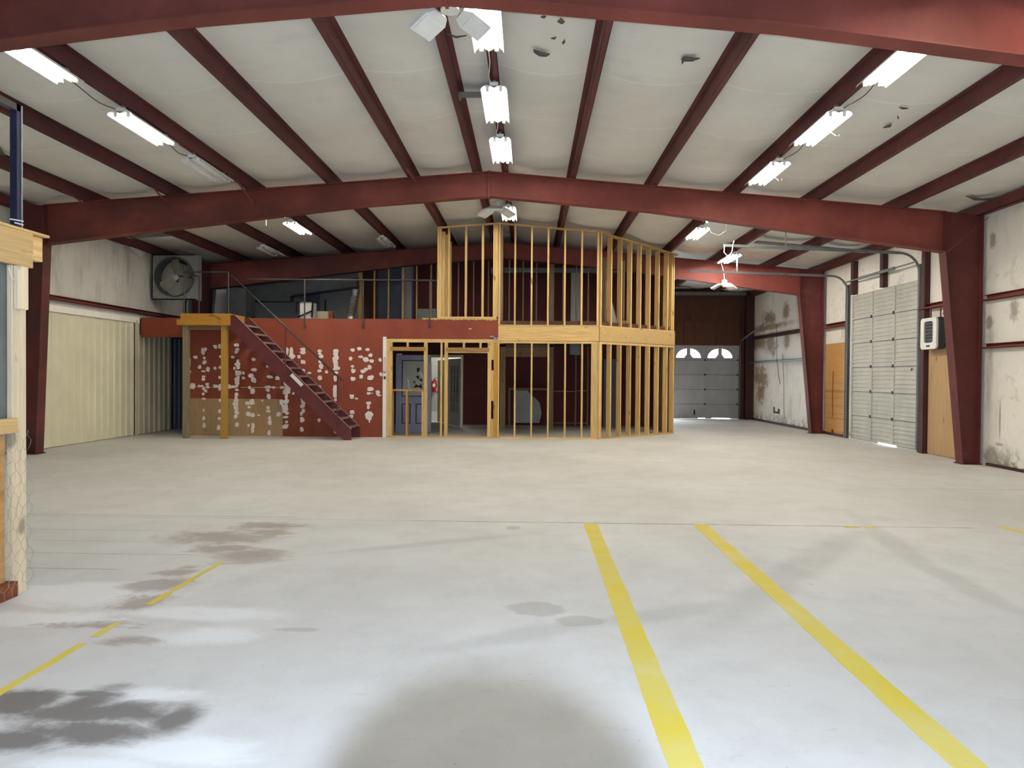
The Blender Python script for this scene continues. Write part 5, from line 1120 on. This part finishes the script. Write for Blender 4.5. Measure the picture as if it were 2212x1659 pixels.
board(709, 719, 673, 686, 17.5, 'cork', 'small_box', 'small brown box on the loft beside the low cream board', 'box', th=.15)
t = thing('flexible_duct', 'shiny silver flexible duct curving down beside the first loft stud', 'flexible duct', onY(760, 685, 18.8))
b = MB(); P = [onY(x, y, 18.4) for x, y in [(768, 625), (766, 640), (762, 660), (757, 684)]]
pts = []; rr = []
for k in range(49):
    u = k/48*3; i = min(int(u), 2); f = u-i; pts.append(P[i].lerp(P[i+1], f)); rr.append(.11+.012*(k % 2))
pts.append(Vector((pts[-1].x, 18.4, 2.922))); rr.append(.11)
pts = [Vector((q.x, q.y, max(q.z, 2.93))) for q in pts]; b.tube(pts, rr, 14); build('duct_sleeve', b, 'foilsil', t)

# ================================================================== TIMBER CAGE, LEFT FOREGROUND
XG = -3.55
ye = onX(72, 540, XG).y; zh0, zh1 = onX(72, 580, XG).z, onX(72, 505, XG).z
t = thing('timber_cage', 'pine framed cage corner with chicken wire at the left edge', 'cage', (XG, 4.6, 0))
Yb = 2.6
b = MB(); b.box((XG-.04, Yb, zh0), (XG, ye, zh1)); build('header', b, 'woody', t, bevel=.004)
y2 = onX(82, 530, XG-.08).y; b = MB(); b.box((XG-.10, Yb, zh0+.07), (XG-.044, y2, zh1-.003)); build('back_header', b, 'woody', t, bevel=.004)
b = MB(); b.box((XG-.10, Yb, zh1), (XG+.004, y2+.005, zh1+.018)); build('cap_board', b, 'woody', t)
ya, yc, yd = onX(26, 900, XG-.02).y, onX(44, 900, XG-.02).y, onX(57.5, 900, XG-.02).y
b = MB(); b.box((XG-.058, ya, 0), (XG-.02, yc, zh0-.001)); build('post', b, 'cagez', t, bevel=.004)
b = MB(); b.box((XG-.062, yc+.001, 0), (XG-.022, yd, zh0-.001)); build('post', b, 'cagez', t, bevel=.004)
q = onX(40, 668, XG); b = MB(); b.box((XG-.018, ya+.01, q.z), (XG+.02, yc+.03, zh0-.002)); build('block', b, 'cagez', t, bevel=.008)
q0, q1 = onX(38, 935, XG).z, onX(38, 903, XG).z; b = MB(); b.box((XG-.05, Yb, q0), (XG-.0, onX(40, 920, XG).y, q1)); build('mid_rail', b, 'woody', t, bevel=.004)
b = MB(); b.box((XG-.075, Yb, q1-.02), (XG-.06, ya+.10, zh0+.05)); build('grey_panel', b, 'galvdull', t)
b = MB(); b.box((XG-.06, Yb, .10), (XG-.048, ya-.03, q0-.02)); build('plywood_panel', b, 'osb', t)
b = MB(); b.beam((XG-.02, Yb, .06), (XG-.03, onX(34, 1270, XG).y, .05), .09, .11); build('foot_board', b, 'cork', t)
# chicken wire: hexagonal netting stapled over the lower half
b = MB(); y0, y1, zt = 3.75, yd+.03, 1.22; cw, ch = .075, .052; rw = random.Random(5)
nrow = int(zt/(ch*1.5)); ncol = int((y1-y0)/cw)
def hp(i, j, k):
    jit = lambda s: .006*math.sin(i*12.9+j*7.3+k*3.1+s)
    y = y0+i*cw+(cw/2 if j % 2 else 0); z = .02+j*ch*1.5
    return (XG+.024+.012*math.sin(i*1.7+j*.9), y+jit(0), z+(0 if k == 0 else ch*.75)+jit(2))
for j in range(nrow):
    for i in range(ncol):
        a = Vector(hp(i, j, 0)); c = Vector(hp(i, j, 1)); b.tube([a, c], .0016, 4, cap=False)
        sh = 0 if j % 2 else -1
        for di in (0, 1):
            n = i+sh+di
            if 0 <= n < ncol and j+1 < nrow: b.tube([c, Vector(hp(n, j+1, 0))], .0012, 4, cap=False)
build('wire_netting', b, 'wire', t)
b = MB(); q = onX(30, 590, XG+.0); b.tube([q+Vector((.003, -.05, .03)), q+Vector((.012, -.03, -.04)), q+Vector((.01, .02, -.06)), q+Vector((.012, .05, .0)), q+Vector((.01, .09, .03))], .003, 5); build('wire_loop', b, 'white', t)
t = thing('steel_strut', 'dark navy steel strut standing up from the timber cage', 'steel strut', (XG-.06, 4.7, zh1+.02))
sx = -3.60; ys0, ys1 = onX(36.5, 400, sx).y, onX(46.5, 400, sx).y; zt = onX(44, 228, sx).z
b = MB(); b.box((sx-.05, ys0, zh1+.02), (sx, ys1, zt)); build('upright', b, 'navy', t)
b = MB(); b.box((sx+.0, ys1-.006, zh1+.02), (sx+.006, ys1+.004, zt)); build('edge_lip', b, 'galv', t)
b = MB(); b.box((sx-.05, 2.6, onX(40, 240, sx).z), (sx+.0, ys1, zt)); build('arm', b, 'conduit', t)
b = MB()
for y, xa_ in ((478, 22), (486, 32)): a = onX(xa_, y-5, sx+.02); c = onX(50, y, sx+.02); b.tube([a, c], .005, 6)
build('bolt', b, 'white', t)

# ================================================================== FLOOR PAINT
FG = 'worn yellow lines on the floor'
def fline(pieces, lab, wob=.004):
    b = MB(); r = random.Random(len(lab))
    for (x0, ya), (x1, yb), w in pieces:
        n = max(2, int(abs(yb-ya)/.12)); L_ = []; R_ = []
        for k in range(n+1):
            u = k/n; x = x0+(x1-x0)*u; y = ya+(yb-ya)*u; L_.append(Vector((x-w/2+r.uniform(-wob, wob), y, .0))); R_.append(Vector((x+w/2+r.uniform(-wob, wob), y, .0)))
        o = len(b.v)
        for z in (.0004, .0022):
            b.v += [q+Vector((0, 0, z)) for q in L_]+[q+Vector((0, 0, z)) for q in R_]
        m1 = n+1
        for k in range(n):
            b.f += [(o+2*m1+k, o+2*m1+k+1, o+3*m1+k+1, o+3*m1+k)]; b.mi += [0]
            for s in (0, m1): b.f += [(o+s+k, o+s+k+1, o+2*m1+s+k+1, o+2*m1+s+k)]; b.mi += [0]
    return one('floor_line', b, 'yline', lab, 'floor marking', FG)
fline([((.628, .6), (.663, 6.98), .145)], 'left one of the two wide yellow lines in the foreground')
fline([((1.762, .6), (1.818, 7.02), .15)], 'right one of the two wide yellow lines, running to the bottom right corner')
fline([((-2.56, 1.6), (-2.555, 2.85), .052), ((-2.555, 2.87), (-2.545, onZ(180, 1390).y), .050), ((-2.545, onZ(200, 1376).y), (-2.54, onZ(258, 1344).y), .046), ((-2.54, onZ(318, 1307).y), (-2.53, onZ(365, 1280).y), .048), ((-2.53, onZ(368, 1278).y), (-2.52, onZ(472, 1214).y), .042)], 'worn broken yellow line at the left beside the oil stains', .006)
a, c = onZ(1820, 1139), onZ(1843, 1140); a2, c2 = onZ(1868, 1139), onZ(1882, 1141)
fline([((a.x+.1, a.y-.03), (a.x+.1, a.y+.03), .16), ((a2.x+.05, a2.y-.04), (a2.x+.05, a2.y+.04), .10)], 'small worn yellow remnants by the dark floor joint at the right')
a, c = onZ(2160, 1138), onZ(2230, 1155); fline([((c.x, c.y), (a.x, a.y), .10)], 'faint yellow line at the far right edge of the floor', .02)
